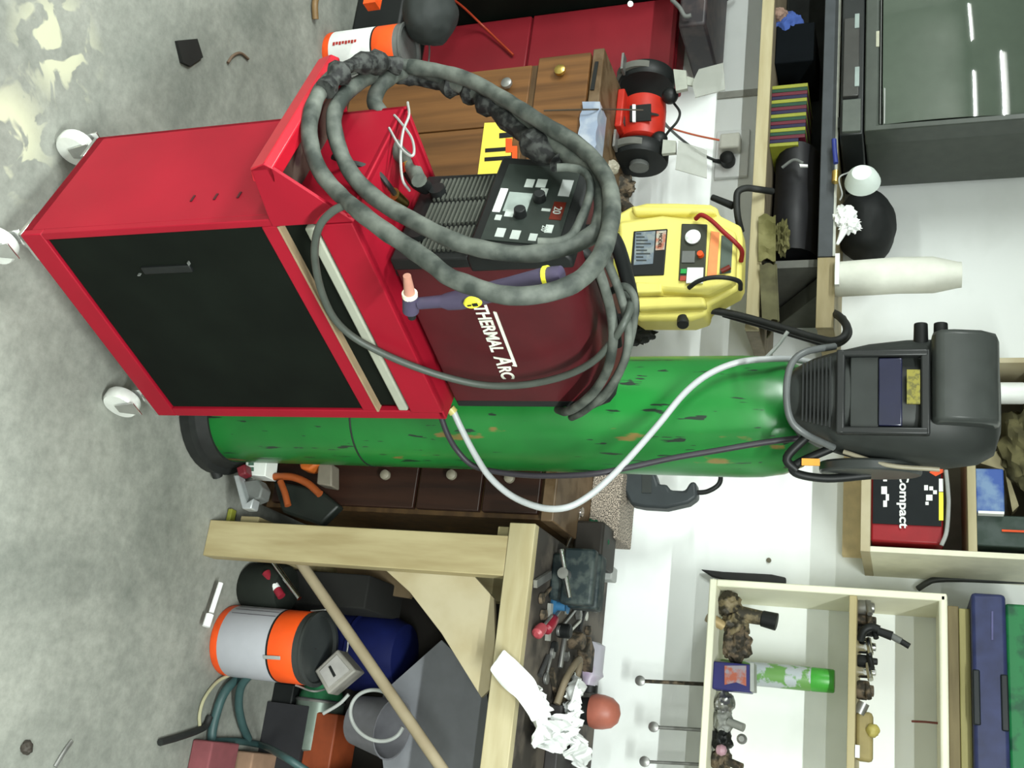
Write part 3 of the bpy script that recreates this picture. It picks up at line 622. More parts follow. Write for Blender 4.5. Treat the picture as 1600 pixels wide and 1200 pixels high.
MB().tube([P(1018, 178, gy-.06), P(1030, 182, gy-.02), P(1045, 200, gy+.1), P(1070, 222, WALL-.05), P(1095, 240, WALL-.03), P(1118, 251, WALL-.03)], .004, n=8).build('mains_lead', DGR, gr)
MB().tube([P(1005, 172, gy-.09), P(960, 171, gy-.13), P(930, 171, SBY-.02), P(880, 172, SBY-.018), P(850, 173, SBY-.018)], .0022, n=6).build('hanging_lead', mat('cord_brown', (.09, .07, .05), .5), gr)
t = tag(MB().blob(P(965, 292, 2.42), (.035, .03, .05), .3, 12, seed=4).tube([P(935, 275, 2.38), P(955, 300, 2.4), P(985, 330, 2.4)], .016).build('tool_holster', RUS), 'dark bundle of grimy tools between grinder and yellow jump starter', 'tools')
t = tag(MB().blob(P(955, 262, 2.3), (.018, .02, .022), .2, 14, seed=9).build('tape_roll', mat('pale_tape', (.5, .46, .36), .6)), 'small pale tape roll beside the right grinding wheel', 'tape roll')
t = tag(MB().blob(P(990, 520, 2.42), (.03, .03, .05), .5, 20, seed=14).blob(P(1010, 498, 2.42), (.02, .03, .035), .5, 18, seed=15).build('drill_chuck', mat('chuck_dark', (.03, .035, .03), .5)), 'dark lumpy tool on the sideboard right of the jump starter', 'tool')

# ------------------------------------------------------------------ wall socket
sy = WALL-.012
so_ = thing('wall_socket', 'white double wall socket on the wall behind the grinder', 'socket', P(1145, 240, WALL))
b = MB(); p0, p1 = P(1120, 205, sy), P(1168, 275, sy)
b.bb((p0.x, sy, p0.z), (p1.x, WALL, p1.z)).build('face_plate', mat('socket_white', (.8, .82, .82), .4, var=.03), so_, bev=.003)
b = MB(); q0, q1 = P(1125, 208, sy-.04), P(1155, 229, sy-.04); b.bb((q0.x, sy-.04, q0.z), (q1.x, sy, q1.z))
tag(b.build('plug', mat('plug_white', (.73, .73, .66), .5, var=.05), bev=.006), 'white square plug in the left half of the wall socket', 'plug')
t = thing('plug', 'black round plug in the right half of the wall socket', 'plug', P(1138, 254, sy))
MB().lathe(P(1138, 254, sy), [(.02, 0), (.022, .01), (.02, .03), (.01, .036)], -Y1, 20).build('plug_body', BPL, t)
MB().cyl(P(1138, 254, sy-.02), P(1114, 251, sy-.02), .009, .005).build('cord_grip', BPL, t)
tag(MB().tube([P(1036, 196, 2.5), P(1060, 204, 2.58), P(1090, 212, 2.6), P(1124, 219, sy-.03)], .003, n=8).build('red_flex', mat('red_flex', (.6, .12, .05), .5)), 'thin red flex running along the wall to the white plug', 'cord')

# ------------------------------------------------------------------ jump starter
jy = 2.24
js = thing('jump_starter', 'yellow portable jump starter with red and black leads, on the sideboard', 'jump starter', V((P(1000, 405, jy).x, jy+.06, SBZ)))
def pl(px_, y, d, nm, m, par, bev=.0): return MB().plate(px_, y, d).build(nm, m, par, bev=bev)
pl([(962, 335), (985, 322), (1010, 316), (1060, 316), (1110, 318), (1122, 324), (1122, 334), (1158, 352), (1160, 372), (1158, 440), (1152, 452), (1105, 478), (1104, 492), (1080, 500), (1000, 500), (985, 490), (962, 470), (958, 440)], jy+.02, .07, 'rear_body', YEL, js, .012)
pl([(965, 345), (1035, 335), (1115, 345), (1150, 360), (1148, 438), (1105, 458), (970, 448)], jy-.01, .05, 'front_body', YEL, js, .01)
pl([(990, 361), (1043, 357), (1037, 429), (984, 431)], jy-.014, .006, 'label_recess', BPL, js, .002)
LB = custom('label_print', lambda nt, b_: (lambda n: (nt.links.new(ramp(nt, n.outputs[0], .45, (.25, .3, .32), .6, (.1, .13, .12)), b_.inputs['Base Color'])))(N(nt, 'TexNoise')), .5)
pl([(993, 363), (1024, 361), (1020, 412), (990, 414)], jy-.0155, .004, 'label_panel', mat('label_grey', (.2, .25, .3), .5, col2=(.32, .36, .36), scale=60), js)
pl([(1026, 361), (1041, 360), (1038, 390), (1024, 391)], jy-.0155, .004, 'label_panel', mat('label_white', (.6, .55, .45), .5, col2=(.6, .2, .12), scale=50), js)
text('label_lettering', 'MODEL', P(1030, 364, jy-.017), X1, Z, .012, BPL, js, .0003)
b = MB()
for i in range(9): b.plate([(994, 364+i*5.2), (994+8+(i*37 % 16), 364+i*5.2), (994+8+(i*37 % 16), 366+i*5.2), (994, 366+i*5.2)], jy-.0165, .001)
b.build('label_print', mat('print_dark', (.05, .06, .06), .6), js)
pl([(1065, 349), (1105, 350), (1101, 438), (1060, 438)], jy-.014, .006, 'panel_recess', mat('olive_dark', (.05, .055, .035), .5), js, .002)
gv = MB().lathe(P(1083, 371, jy-.016), [(.018, 0), (.0185, .005), (.015, .007)], -Y1, 28).build('gauge_dial', mat('gauge_white', (.9, .92, .92), .2, col2=(.6, .63, .6), scale=60), js)
MB().lathe(P(1095, 399, jy-.014), [(.008, 0), (.007, .012)], -Y1, 18).build('red_knob', ORG, js)
MB().plate([(1066, 392), (1086, 392), (1085, 410), (1065, 410)], jy-.017, .005).build('switch', GRY, js)
MB().plate([(1074, 418), (1099, 418), (1098, 442), (1072, 442)], jy-.0175, .005).build('white_sticker', WHT, js)
MB().plate([(1064, 420), (1073, 420), (1072, 427), (1063, 427)], jy-.0175, .005).build('green_light', mat('green_led', (.03, .5, .1), .4), js)
MB().plate([(1063, 431), (1072, 431), (1071, 438), (1062, 438)], jy-.0175, .005).build('red_light', mat('red_led', (.55, .08, .05), .4), js)
pl([(1111, 361), (1124, 363), (1119, 432), (1105, 431)], jy-.014, .006, 'orange_label', ORL, js)
pl([(1127, 367), (1145, 370), (1142, 426), (1124, 428)], jy-.012, .006, 'side_recess', mat('recess_grey', (.12, .16, .13), .5), js, .002)
MB().cyl(P(1127, 424, jy-.02), P(1141, 417, jy-.02), .006).build('red_post', mat('post_red', (.25, .02, .01), .5), js)
pl([(993, 440), (1034, 442), (1034, 456), (993, 458)], jy-.014, .03, 'moulded_step', YEL, js, .004)
MB().plate([(985, 320), (1112, 322), (1120, 332), (990, 334)], jy-.0, .03).build('top_bar', YEL, js, bev=.008)
MB().plate([(995, 462), (1100, 462), (1104, 478), (995, 484)], jy-.0, .03).build('bottom_bar', YEL, js, bev=.008)
MB().tube([P(1087, 342, jy-.02), P(1096, 336, jy-.035), P(1112, 345, jy-.04), P(1130, 362, jy-.04), P(1148, 378, jy-.035), P(1159, 392, jy-.01), P(1158, 408, jy+.02)], .0055).build('red_lead', mat('lead_red', (.4, .02, .02), .5), js)
MB().tube([P(1076, 450, jy-.02), P(1090, 440, jy-.035), P(1110, 434, jy-.04), P(1135, 434, jy-.035), P(1155, 440, jy-.01), P(1157, 452, jy+.02)], .0055).build('black_lead', RBK, js)
MB().cyl(P(1067, 497, jy+.03), P(1067, 508, jy+.02), .014).build('bottom_foot', RBK, js, bev=.002)
pl([(960, 362), (968, 362), (966, 430), (958, 430)], jy-.012, .01, 'side_slot', mat('slot_olive', (.35, .33, .05), .5), js)

bl = thing('jump_lead', 'thick black jump lead looped around the end of the upper shelf', 'cable', P(1250, 510, 2.3))
MB().tube([P(1108, 484, 2.3), P(1140, 490, 2.31), P(1180, 500, 2.31), P(1230, 515, 2.3), (P(1270, 527, 2.29)), P(1300, 533, 2.28), P(1319, 526, 2.28), P(1323, 510, 2.3), P(1312, 495, 2.34), P(1300, 488, 2.4)], .0095).tube([P(1130, 492, 2.36), P(1200, 512, 2.34), P(1260, 530, 2.33), P(1296, 540, 2.32), P(1318, 534, 2.31), P(1328, 518, 2.33), P(1318, 496, 2.4)], .006).build('lead', RBK, bl)
t = thing('black_hook', 'black bent bar hooked on the lower shelf above the jump starter', 'hook', P(1160, 300, 2.33))
MB().tube([P(1158, 362, 2.37), P(1153, 340, 2.34), P(1151, 318, 2.33), P(1153, 300, 2.325), P(1166, 294, 2.325), P(1185, 296, 2.33), P(1207, 299, 2.36)], .0085).build('bar', RBK, t)
t = thing('clamp_handle', 'small black clamp handle sticking out above the yellow jump starter', 'clamp', P(1130, 315, 2.36))
MB().cyl(P(1112, 308, 2.36), P(1146, 322, 2.36), .008, .01).build('grip', BPL, t, bev=.002)
t = thing('cable_tie', 'thin white cable tie poking up behind the green gas cylinder', 'cable tie', P(1220, 530, 2.2))
MB().tube([P(1196, 560, 1.97), P(1215, 540, 1.97), P(1231, 518, 1.96)], .004, n=8).build('strip', LGR, t)

# ------------------------------------------------------------------ lower and upper wall shelves on the left
y1 = 2.36
zl1, zl0 = P(1205, 100, y1).z, P(1186, 100, y1).z
xe = P(1183, 515, y1).x
sh = thing('wall_shelf', 'lower wall shelf, bare plank with pale front edge, above the sideboard', 'shelf', (-1.8, 2.5, zl0))
MB().bb((-3.3, y1+.012, zl0), (xe, WALL, zl1)).build('plank', wood('grey_plank', (.25, .2, .13), (.35, .29, .2), (2, 9, 9), 4), sh, bev=.002)
MB().bb((-3.3, y1, zl0), (xe, y1+.012, zl1)).build('edge_strip', PINE_H, sh, bev=.001)
for xx in (-2.6, P(1160, 92, 2.5).x): MB().bb((xx, WALL-.2, zl0-.006), (xx+.022, WALL, zl0)).bb((xx, WALL-.006, zl0-.16), (xx+.022, WALL, zl0-.006)).build('bracket', mat('bracket_dull', (.5, .5, .45), .5), sh)  # thin brackets, the right one standing in for a shadow strip
zu0, zu1 = P(1276, 450, y1).z, P(1304, 450, y1).z
xu = P(1290, 512, y1).x; xg = P(1290, 402, y1).x
su = thing('wall_shelf', 'upper wall shelf carrying the television, pale end and dark front trim', 'shelf', (-1.8, 2.5, zu0))
MB().bb((-3.3, y1+.01, zu0+.002), (xu, WALL, zu1)).build('board', wood('tan_plank', (.42, .34, .17), (.52, .43, .24), (2, 9, 9), 4), su, bev=.002)
MB().bb((xg, y1, zu0), (xu, y1+.01, zu1)).build('end_strip', MT['tan_plank'], su, bev=.001)
MB().bb((-3.3, y1-.004, zu0), (xg, y1+.01, zu1-.003)).build('front_trim', mat('trim_grey', (.075, .085, .095), .35), su, bev=.002)
MB().bb((-3.3, y1-.006, zu1-.006), (xg, y1, zu1)).build('metal_edge', mat('alu', (.45, .46, .42), .4, .5), su)
# added dark backing / bag on the lower shelf
MB().bb((xg-.02, y1+.05, zl1), (xg, WALL, zu0)).build('upright', mat('upright_grey', (.16, .16, .14), .6), su)
tag(MB().bb((-3.2, 2.61, zl1), (xg-.03, WALL-.006, zu0-.002)).build('dust_sheet', mat('sheet_black', (.015, .018, .018), .9, var=.4), bev=.01), 'black sheet stuffed along the wall between the two shelves', 'sheet')  # sheet added to darken the shaded gap between the shelves
t = thing('black_bag', 'large black crumpled bag filling the lower shelf under the dust mask', 'bag', P(1240, 300, 2.45))
b = MB(); b.rings([[V((x_, 2.5 + .09*math.cos(a)*(1+.15*math.sin(3*x_*9)), (zl1+zu0)/2-.002 + (.058)*math.sin(a))) for a in [k*math.pi/8 for k in range(16)]] for x_ in [P(1240, Y, 2.45).x for Y in (236, 245, 270, 300, 330, 360, 385, 395)]])
b.build('bag_body', mat('bag_black', (.01, .01, .013), .55, var=.4), t)
MB().tube([P(1222, 262, 2.4), P(1240, 250, 2.39), P(1255, 255, 2.39)], .004, n=8).build('drawstring', GRY, t)
MB().plate([(1249, 256), (1262, 257), (1262, 260), (1250, 260)], 2.385, .006).build('bag_tag', WHT, t)
t = tag(MB().blob(P(1232, 44, 2.45), (.045, .04, .04), .25, 14, seed=6, flat=.9).build('blue_rag', mat('blue_cloth', (.06, .12, .42), .9)), 'crumpled blue rag on the lower shelf at far left', 'rag')
t = tag(MB().blob(P(1219, 26, 2.42), (.018, .03, .022), .25, 14, seed=2, flat=.9).build('pink_sponge', mat('pinkish', (.4, .26, .2), .8)), 'small pinkish sponge beside the blue rag on the shelf', 'sponge')
t = tag(MB().bb((P(1210, 70, 2.5).x, 2.42, zl1), (P(1210, 128, 2.5).x, 2.62, zu0-.03)).build('black_book_box', mat('bb_', (.004, .006, .008), .9, spec=.1), bev=.004), 'dark box on the lower shelf between blue rag and striped folders', 'box')
cols = [('yellow', (.36, .38, .04)), ('green', (.012, .07, .035)), ('maroon', (.15, .012, .03)), ('navy', (.015, .012, .06))]
ys_ = list(range(134, 232, 6)); k = 0
nfold = 0
for i in range(17):
    Y0 = 134+i*5.6; nm, c_ = cols[i % 4]
    if i == 16: nm, c_ = cols[0]
    pa, pb = P(1210, Y0, 2.4), P(1210, Y0+5.4, 2.4)
    hgt = P(1262-i*.3 - (10 if i > 14 else 0), Y0, 2.4).z
    q = i//4; tot = 5 if nm == 'yellow' else 4
    lab = 'slim %s folder, %s of the %d %s ones in the striped row' % (nm, ['leftmost', 'second from left', 'third from left', 'fourth from left', 'rightmost'][q if (q < 3 or tot == 5) else 4], tot, nm)
    o = MB().bb((pa.x+.0004, 2.4, zl1), (pb.x, 2.56, min(hgt, zu0-.004))).build('folder', mat('folder_'+nm, c_, .5, var=.1), bev=.001)
    tag(o, lab, 'folder', nm+' folders in the striped row')
t = thing('olive_rag', 'olive brown rag hanging over the edge of the lower shelf', 'rag', P(1195, 370, y1))
g = []
for i in range(7):
    g.append([P(1212-i*0 - i*4.5, 336+j*10 + 3*math.sin(i*1.3+j), y1-.012-.006*math.sin(j*1.7)) for j in range(8)])
g.insert(0, [V((p.x, y1+.1, zl1+.012)) for p in g[0]])
MB().sheet(g, .003).build('rag_cloth', OLV, t)
MB().blob(P(1222, 372, 2.42), (.04, .04, .02), .5, 18, seed=12).build('rag_cloth', OLV, t)
b = MB(); g = []
for i in range(6):
    g.append([P(1214-i*5.5+j*.5, 412+j*11+2*math.sin(i*1.9+j), y1-.012-.006*math.sin(j*1.3+1)) for j in range(9)])
g.insert(0, [V((p.x, y1+.1, zl1+.01)) for p in g[0]])
tag(b.sheet(g, .003).build('olive_cloth', mat('olive_dark_cloth', (.12, .11, .06), .95, col2=(.2, .19, .1), scale=14)), 'dark olive cloth hanging at the right end of the lower shelf', 'cloth')
tag(MB().prism([V((xg+.01, WALL, zl1)), V((xg+.01, y1+.08, zu0)), V((xg+.01, WALL, zu0))], V((.05, 0, 0))).build('shelf_wedge', mat('wedge_dark', (.12, .125, .1), .8), bev=.002), 'dark wooden wedge propping the pale end of the upper shelf', 'wedge')  # wedge shape built for the grey shade under the shelf end
# stereo, television
ty = 2.3
vx1 = P(1325, 207, ty).x
vz0, vz1 = zu1, P(1351, 150, ty).z
vc = thing('video_recorder', 'flat black video recorder under the television on the upper shelf', 'video recorder', (vx1-.3, 2.45, vz0))
MB().bb((vx1-.62, ty+.01, vz0+.006), (vx1, 2.6, vz1-.002)).build('recorder_case', mat('vcr_case', (.02, .024, .024), .4), vc, bev=.004)
MB().bb((P(1325, 28, ty).x, ty, vz0+.012), (P(1325, 150, ty).x, ty+.012, vz1-.014)).build('tape_slot', mat('vcr_slot', (.075, .075, .07), .3), vc, bev=.002)
MB().bb((P(1325, 155, ty).x, ty, vz0+.012), (P(1325, 205, ty).x, ty+.012, vz1-.008)).build('control_flap', mat('vcr_grey', (.13, .15, .13), .4), vc, bev=.002)
for Y_, l in ((22, 22), (105, 30)): MB().bb((P(1340, Y_, ty).x, ty-.002, P(1336, Y_, ty).z), (P(1340, Y_+l, ty).x, ty+.004, P(1343, Y_, ty).z)).build('display_bar', mat('bar_pale', (.4, .48, .46), .3), vc)
for xx in (vx1-.5, vx1-.05): MB().bb((xx-.015, ty+.03, vz0), (xx+.015, 2.56, vz0+.008)).build('foot', RBK, vc)
tv = thing('television', 'large dark grey tube television on the upper left shelf', 'television', (vx1-.3, 2.45, vz1))
tx1 = P(1450, 197, ty).x; tzt = P(1690, 100, ty).z
tw = .68
scx1 = P(1450, 185, ty).x; scx0 = tx1-tw+.055; scz0 = P(1380, 100, ty).z; scz1 = tzt-.055
b = MB()
# bezel ring
def rect(x0, x1, z0, z1, y): return [V((x0, y, z0)), V((x1, y, z0)), V((x1, y, z1)), V((x0, y, z1))]
b.rings([rect(tx1-tw, tx1, vz1, tzt, ty+.06), rect(tx1-tw, tx1, vz1, tzt, ty), rect(scx0-.012, scx1+.008, scz0-.012, scz1+.012, ty-.002), rect(scx0, scx1, scz0, scz1, ty+.02)], cap=False)
b.build('bezel', mat('tv_bezel', (.085, .1, .085), .4), tv, bev=.004)
b = MB(); sh_ = .10
b.rings([rect(tx1-tw+.004, tx1-.004, vz1+.0, tzt-.004, ty+.06), rect(tx1-tw+.01, tx1-.01, vz1+.002, tzt-.02, ty+.22), rect(tx1-tw+.1, tx1-.03, vz1+.02, tzt-.09, WALL-.03)])
b.build('rear_housing', mat('tv_back', (.08, .094, .078), .5), tv, bev=.006)
g = []; nx_, nz_ = 36, 30
for i in range(nz_+1):
    row = []
    for j in range(nx_+1):
        a, c = j/nx_*2-1, i/nz_*2-1
        xx_ = scx0+(scx1-scx0)*j/nx_; zz2 = scz0+(scz1-scz0)*i/nz_
        row.append(V((xx_, ty-.012+.335*(xx_+1.76)**2+.0664*(zz2-1.67)+.435*(zz2-1.67)**2, zz2)))
    g.append(row)
MB().sheet(g, .004).build('screen', mat('crt_glass', (.115, .15, .115), .03, spec=.8, var=.05), tv)
MB().bb((P(1372, 50, ty).x, ty-.004, P(1369, 60, ty).z), (P(1372, 74, ty).x, ty, P(1374, 60, ty).z)).build('maker_badge', mat('badge_cream', (.65, .65, .5), .4), tv)
MB().bb((scx0-.02, ty-.003, P(1382, 60, ty).z), (scx1+.006, ty, P(1384, 60, ty).z)).build('bezel_line', LGR, tv)
MB().bb((scx0-.02, ty-.003, P(1376, 60, ty).z), (scx1+.006, ty, P(1377.5, 60, ty).z)).build('bezel_line', GRY, tv)

# things standing on the upper shelf
my_ = 2.33
mk = thing('dust_mask', 'white cup dust mask on the upper shelf beside the television', 'dust mask', P(1345, 285, my_))
mc = P(1347, 285, my_)
b = MB(); R_ = []
for i, (k_, d_) in enumerate(((.2, -.05), (.55, -.046), (.85, -.028), (1.0, -.008), (1.04, 0), (.98, .002))):
    R_.append([mc + V((math.cos(a)*.036*k_, d_, math.sin(a)*.041*k_*(1.0 if math.sin(a) > 0 else .95))) for a in [j*math.pi/14 for j in range(28)]])
b.rings(R_); b.build('mask_cup', mat('mask_white', (.72, .8, .76), .8, var=.03), mk)
MB().tube([mc+V((-.03, .0, -.03)), mc+V((-.01, -.01, -.052)), mc+V((.03, -.005, -.045)), mc+V((.045, 0, -.05))], .002, n=6).build('elastic_strap', LGR, mk)
hb = thing('black_helmet_bag', 'round black bag standing on the upper shelf behind the white gloves', 'bag', V((P(1335, 345, 2.47).x, 2.47, zu1)))
hx = P(1335, 350, 2.5); MB().blob(V((hx.x, 2.52, zu1+.062)), (.092, .1, .074), .07, 8, seed=1, flat=.84).build('bag_body', mat('bag_black2', (.008, .01, .01), .7, var=.3), hb)
gv_ = thing('work_gloves', 'crumpled white rag dangling on the upper shelf in front of the black bag', 'rag', P(1320, 345, 2.36))
b = MB(); b.blob(P(1320, 340, 2.36), (.028, .022, .026), .4, 16, seed=8).blob(P(1328, 352, 2.355), (.018, .016, .02), .7, 20, seed=18); b.tube([P(1320, 355, 2.355), P(1315, 368, 2.352), P(1308, 382, 2.352)], .009, taper=(1.2, .4)); b.build('rag_cloth', CLO, gv_)
t = thing('small_bottle', 'small brass and blue oiler standing between video recorder and mask', 'bottle', P(1310, 260, my_))
MB().cyl(P(1305, 285, my_), P(1306, 268, my_), .009).build('brass_cap', BRS, t); MB().tube([P(1303, 218, my_), P(1304, 235, my_), P(1306, 255, my_)], .006).build('blue_tube', BLU, t)
wy = 2.37
wr = P(1400, 429, wy)
t = thing('white_bag_roll', 'tall white plastic bag roll standing at the right end of the upper shelf', 'roll', V((wr.x, wy, zu1)))
zt_ = P(1503, 429, wy).z
b = MB(); R_ = []
hh = zt_-zu1
for k_, h_ in ((.97, 0), (1, .02), (1.0, .3), (1.02, .5), (1.0, .78), (.97, .8), (.72, .97), (.7, 1.0)):
    R_.append([V((wr.x, wy+.01, zu1+h_*hh)) + V((math.cos(a), math.sin(a), 0))*(.042*k_*(1+.06*math.sin(3*a+h_*6))) for a in [j*math.pi/16 for j in range(32)]])
b.rings(R_); b.build('roll_body', mat('bag_white', (.71, .72, .64), .6, var=.06), t)
MB().bb((wr.x-.04, wy-.042, zu1+.002), (wr.x+.04, wy-.03, zu1+.012)).build('roll_foot', WHT, t)

# ------------------------------------------------------------------ plywood wall box behind the helmet
by = 2.36
bx1 = P(1420, 865, by).x; bx0 = P(1420, 560, by).x; bz0 = P(1345, 800, by).z; bz2 = 1.78
bz1 = P(1360, 800, by).z
wb = thing('plywood_wall_cabinet', 'open plywood wall box holding the battery charger, right of the helmet', 'wall cabinet', ((bx0+bx1)/2, 2.5, bz0))
MB().bb((bx0, by, bz0), (bx1, WALL, bz1)).build('bottom_board', PLY, wb, bev=.001)
MB().bb((bx1-.012, by, bz1), (bx1, WALL, bz2)).build('side_board', mat('whitewashed_side', (.72, .7, .55), .6, var=.06), wb, bev=.001)
MB().bb((bx0, by, bz1), (bx0+.012, WALL, bz2)).build('side_board', PLY, wb, bev=.001)
zsA, zsB = P(1512, 800, by).z, P(1526, 800, by).z
MB().bb((bx0+.012, by, zsA), (bx1-.012, WALL, zsB)).build('shelf_board', PINE_H, wb, bev=.001)
MB().bb((bx0, WALL-.03, P(1318, 800, WALL).z), (P(1340, 872, WALL).x, WALL, bz0)).build('rear_batten', mat('batten_tan', (.74, .58, .33), .7), wb, bev=.001)  # tan board standing in for the box's shadow on the wall
MB().bb((bx0, by, bz2), (bx1, WALL, bz2+.015)).build('top_board', PLY, wb, bev=.001)
MB().bb((bx0+.012, WALL-.008, bz1), (bx1-.012, WALL, bz2)).build('back_board', mat('back_grey', (.3, .28, .22), .7), wb)
cx0, cx1 = P(1420, 728, by+.03).x, P(1420, 848, by+.03).x
chg = thing('battery_charger', 'red battery charger with black front in the plywood wall box', 'battery charger', ((cx0+cx1)/2, 2.45, bz1))
cz1 = P(1474, 800, by+.03).z
MB().bb((cx0-.06, by+.034, bz1), (cx1, WALL-.02, cz1)).build('charger_case', mat('charger_red', (.4, .012, .02), .45), chg, bev=.005)
cf = MB().bb((cx0-.058, by+.03, bz1+.004), (P(1420, 820, by+.03).x, by+.036, cz1-.004)).build('front_panel', mat('charger_face', (.01, .014, .016), .6, spec=.2), chg)
yy = by+.029
text('model_lettering', 'Compact', P(1406, 738, yy), X1, Z, .026, WHT, cf, .0004, sx=1.28, bold=.0006)
b = MB()
for X_, Y_, w_, h_ in ((1380, 738, 14, 6), (1377, 760, 12, 9), (1384, 772, 10, 5), (1380, 782, 10, 6), (1444, 758, 8, 6), (1452, 760, 6, 6), (1447, 773, 9, 10), (1458, 766, 6, 6), (1446, 784, 5, 5)): b.plate([(X_, Y_), (X_, Y_+w_), (X_+h_, Y_+w_), (X_+h_, Y_)], yy, .001)
b.build('small_print', WHT, cf)
MB().plate([(1467, 748), (1474, 748), (1474, 768), (1467, 768)], yy, .001).build('white_strip', WHT, cf)
MB().plate([(1467, 769), (1474, 769), (1474, 813), (1467, 813)], yy, .001).build('yellow_strip', YLB, cf)
MB().plate([(1452, 738), (1460, 732), (1474, 732), (1474, 738), (1462, 744)], yy, .001).build('red_mark', ORG, cf)
b = MB(); b.tube([P(1478, 735, by+.02), P(1481, 765, by+.015), P(1482, 790, by+.02), P(1479, 830, by+.02), P(1471, 852, by+.02)], .0045, n=8); tag(b.build('flex_cable', LGR), 'grey white flex lying along the top of the red charger', 'cord')
tz = zsB
t = thing('blue_tin', 'blue and white tin standing on the middle shelf of the plywood box', 'tin', P(1550, 768, by+.03))
MB().bb((P(1550, 732, by+.02).x, by+.02, tz), (P(1550, 801, by+.02).x, by+.09, P(1569, 768, by+.02).z)).build('tin_body', BLT, t, bev=.003)
MB().bb((P(1550, 799, by+.02).x, by+.018, tz+.004), (P(1550, 803, by+.02).x, by+.088, P(1568, 768, by+.02).z)).build('tin_edge', WHT, t)
t = thing('green_tin', 'dark green bottle box with red rim at the right of the plywood box', 'box', P(1560, 835, by+.05))
MB().bb((P(1560, 805, by+.04).x, by+.04, tz), (P(1560, 854, by+.04).x, by+.12, P(1640, 830, by+.04).z)).build('box_body', mat('dk_green', (.03, .06, .045), .5, col2=(.07, .1, .09), scale=20), t, bev=.003)
MB().bb((P(1560, 826, by+.03).x, by+.036, tz+.05), (P(1560, 829, by+.03).x, by+.04, P(1640, 830, by+.04).z)).build('red_rim', ORG, t)
t = tag(MB().blob(V((P(1600, 700, 2.45).x, 2.45, P(1605, 700, 2.45).z)), (.09, .07, .055), .35, 14, seed=31).build('brown_cloth_bag', mat('brown_cloth', (.1, .09, .04), .9, col2=(.2, .18, .08), scale=20)), 'brown cloth bundle on top of tins in the plywood box', 'bag')
t = tag(MB().plate([(1526, 722), (1556, 705), (1600, 700), (1600, 720), (1575, 740), (1592, 790), (1582, 800), (1570, 735)], by+.1, .05).build('cardboard_piece', mat('card', (.55, .48, .28), .8)), 'torn tan cardboard piece behind the blue tin', 'cardboard')
t = tag(MB().bb((bx0-.02, by, P(1556, 585, by).z), (bx0+.1, WALL, P(1600, 585, by).z)).build('white_tray', mat('traywhite', (.6, .62, .58), .4), bev=.004), 'white plastic tray behind the upper left of the welding helmet', 'tray') if False else None
t = thing('white_jar', 'small white jar seen right above the welding helmet on the wall box', 'jar', P(1575, 615, by+.02))
MB().lathe(V((P(1570, 612, by+.03).x, by+.04, zsB)), [(.022, 0), (.024, .01), (.024, .1), (.02, .11), (.02, .13)], Z, 24).build('jar_body', WHT, t)

# ------------------------------------------------------------------ cream shelf unit
ky = 2.4
kx0 = P(1300, 916, ky).x; kx1 = .52; kz0 = P(1100, 1050, ky).z; kz0b = P(1119, 1050, ky).z
kzt = P(1481, 1050, ky).z
ku = thing('cream_shelf_unit', 'cream painted open wall shelf unit above the workbench', 'shelf unit', ((kx0+kx1)/2, 2.52, kz0))
b = MB(); tt = .016
b.bb((kx0, ky, kz0), (kx1, WALL, kz0+tt)); b.build('bottom_board', CRM, ku, bev=.003)
MB().bb((kx0, ky, kz0+tt), (kx0+tt, WALL, kzt)).build('side_board', CRM, ku, bev=.003)
MB().bb((kx1-tt, ky, kz0+tt), (kx1, WALL, kzt)).build('side_board', CRM, ku, bev=.003)
MB().bb((kx0, ky, kzt-tt), (kx1, WALL, kzt+.001)).build('top_board', CRM, ku, bev=.006)
kd0, kd1 = P(1325, 1050, ky).z, P(1337, 1050, ky).z
MB().bb((kx0+tt, ky+.004, kd0), (kx1-tt, WALL, kd1)).build('middle_board', wood('bare_pine', (.6, .5, .25), (.7, .6, .34), (1.2, 9, 9), 4), ku, bev=.001)
KF = kz0+tt
def on(X, Y, y, z=None):
    p = P(X, Y, y)
    if z is not None: p.z = z
    return p
# lower compartment
rg = thing('gas_regulator', 'dirty brass gas regulator with black cap in the lower left of the cream unit', 'regulator', on(1125, 965, 2.47, KF))
b = MB(); b.blob(P(1140, 945, 2.46), (.03, .03, .028), .3, 12, seed=41); b.blob(P(1150, 975, 2.46), (.028, .03, .03), .3, 12, seed=42); b.cyl(P(1150, 958, 2.46), P(1192, 966, 2.46), .019, .016); b.build('regulator_body', mat('dirty_brass', (.035, .03, .02), .6, .2, col2=(.2, .16, .09), scale=50), rg)
MB().cyl(P(1190, 966, 2.46), P(1214, 972, 2.46), .018, .02).build('black_cap', BPL, rg, bev=.002)
MB().cyl(P(1106, 963, 2.42), P(1130, 978, 2.44), .013, .011).build('brass_stem', mat('tan_brass', (.4, .3, .15), .5, .3), rg)
t = tag(MB().blob(P(1150, 1005, 2.46), (.042, .03, .032), .35, 13, seed=44, flat=.85).build('rusty_fitting', RUS), 'rusty lumpy pipe fitting between regulator and blue oil tin', 'fitting')
t = thing('oil_tin', 'small navy and orange rectangular oil tin in front of the green spray can', 'tin', on(1125, 1058, 2.43, KF))
pA, pB = P(1150, 1036, 2.42), P(1150, 1080, 2.42); zt2 = P(1174, 1058, 2.42).z
MB().bb((pA.x, 2.42, KF), (pB.x, 2.47, zt2)).build('tin_body', mat('navy', (.03, .03, .18), .4), t, bev=.003)
MB().plate([(1132, 1040), (1166, 1040), (1166, 1072), (1150, 1066), (1132, 1070)], 2.418, .002).build('tin_label', mat('oil_label', (.55, .14, .08), .5, col2=(.4, .35, .4), scale=60), t)
MB().plate([(1172, 1036), (1178, 1036), (1178, 1080), (1172, 1080)], 2.417, .05).build('tin_rim', LGR, t)
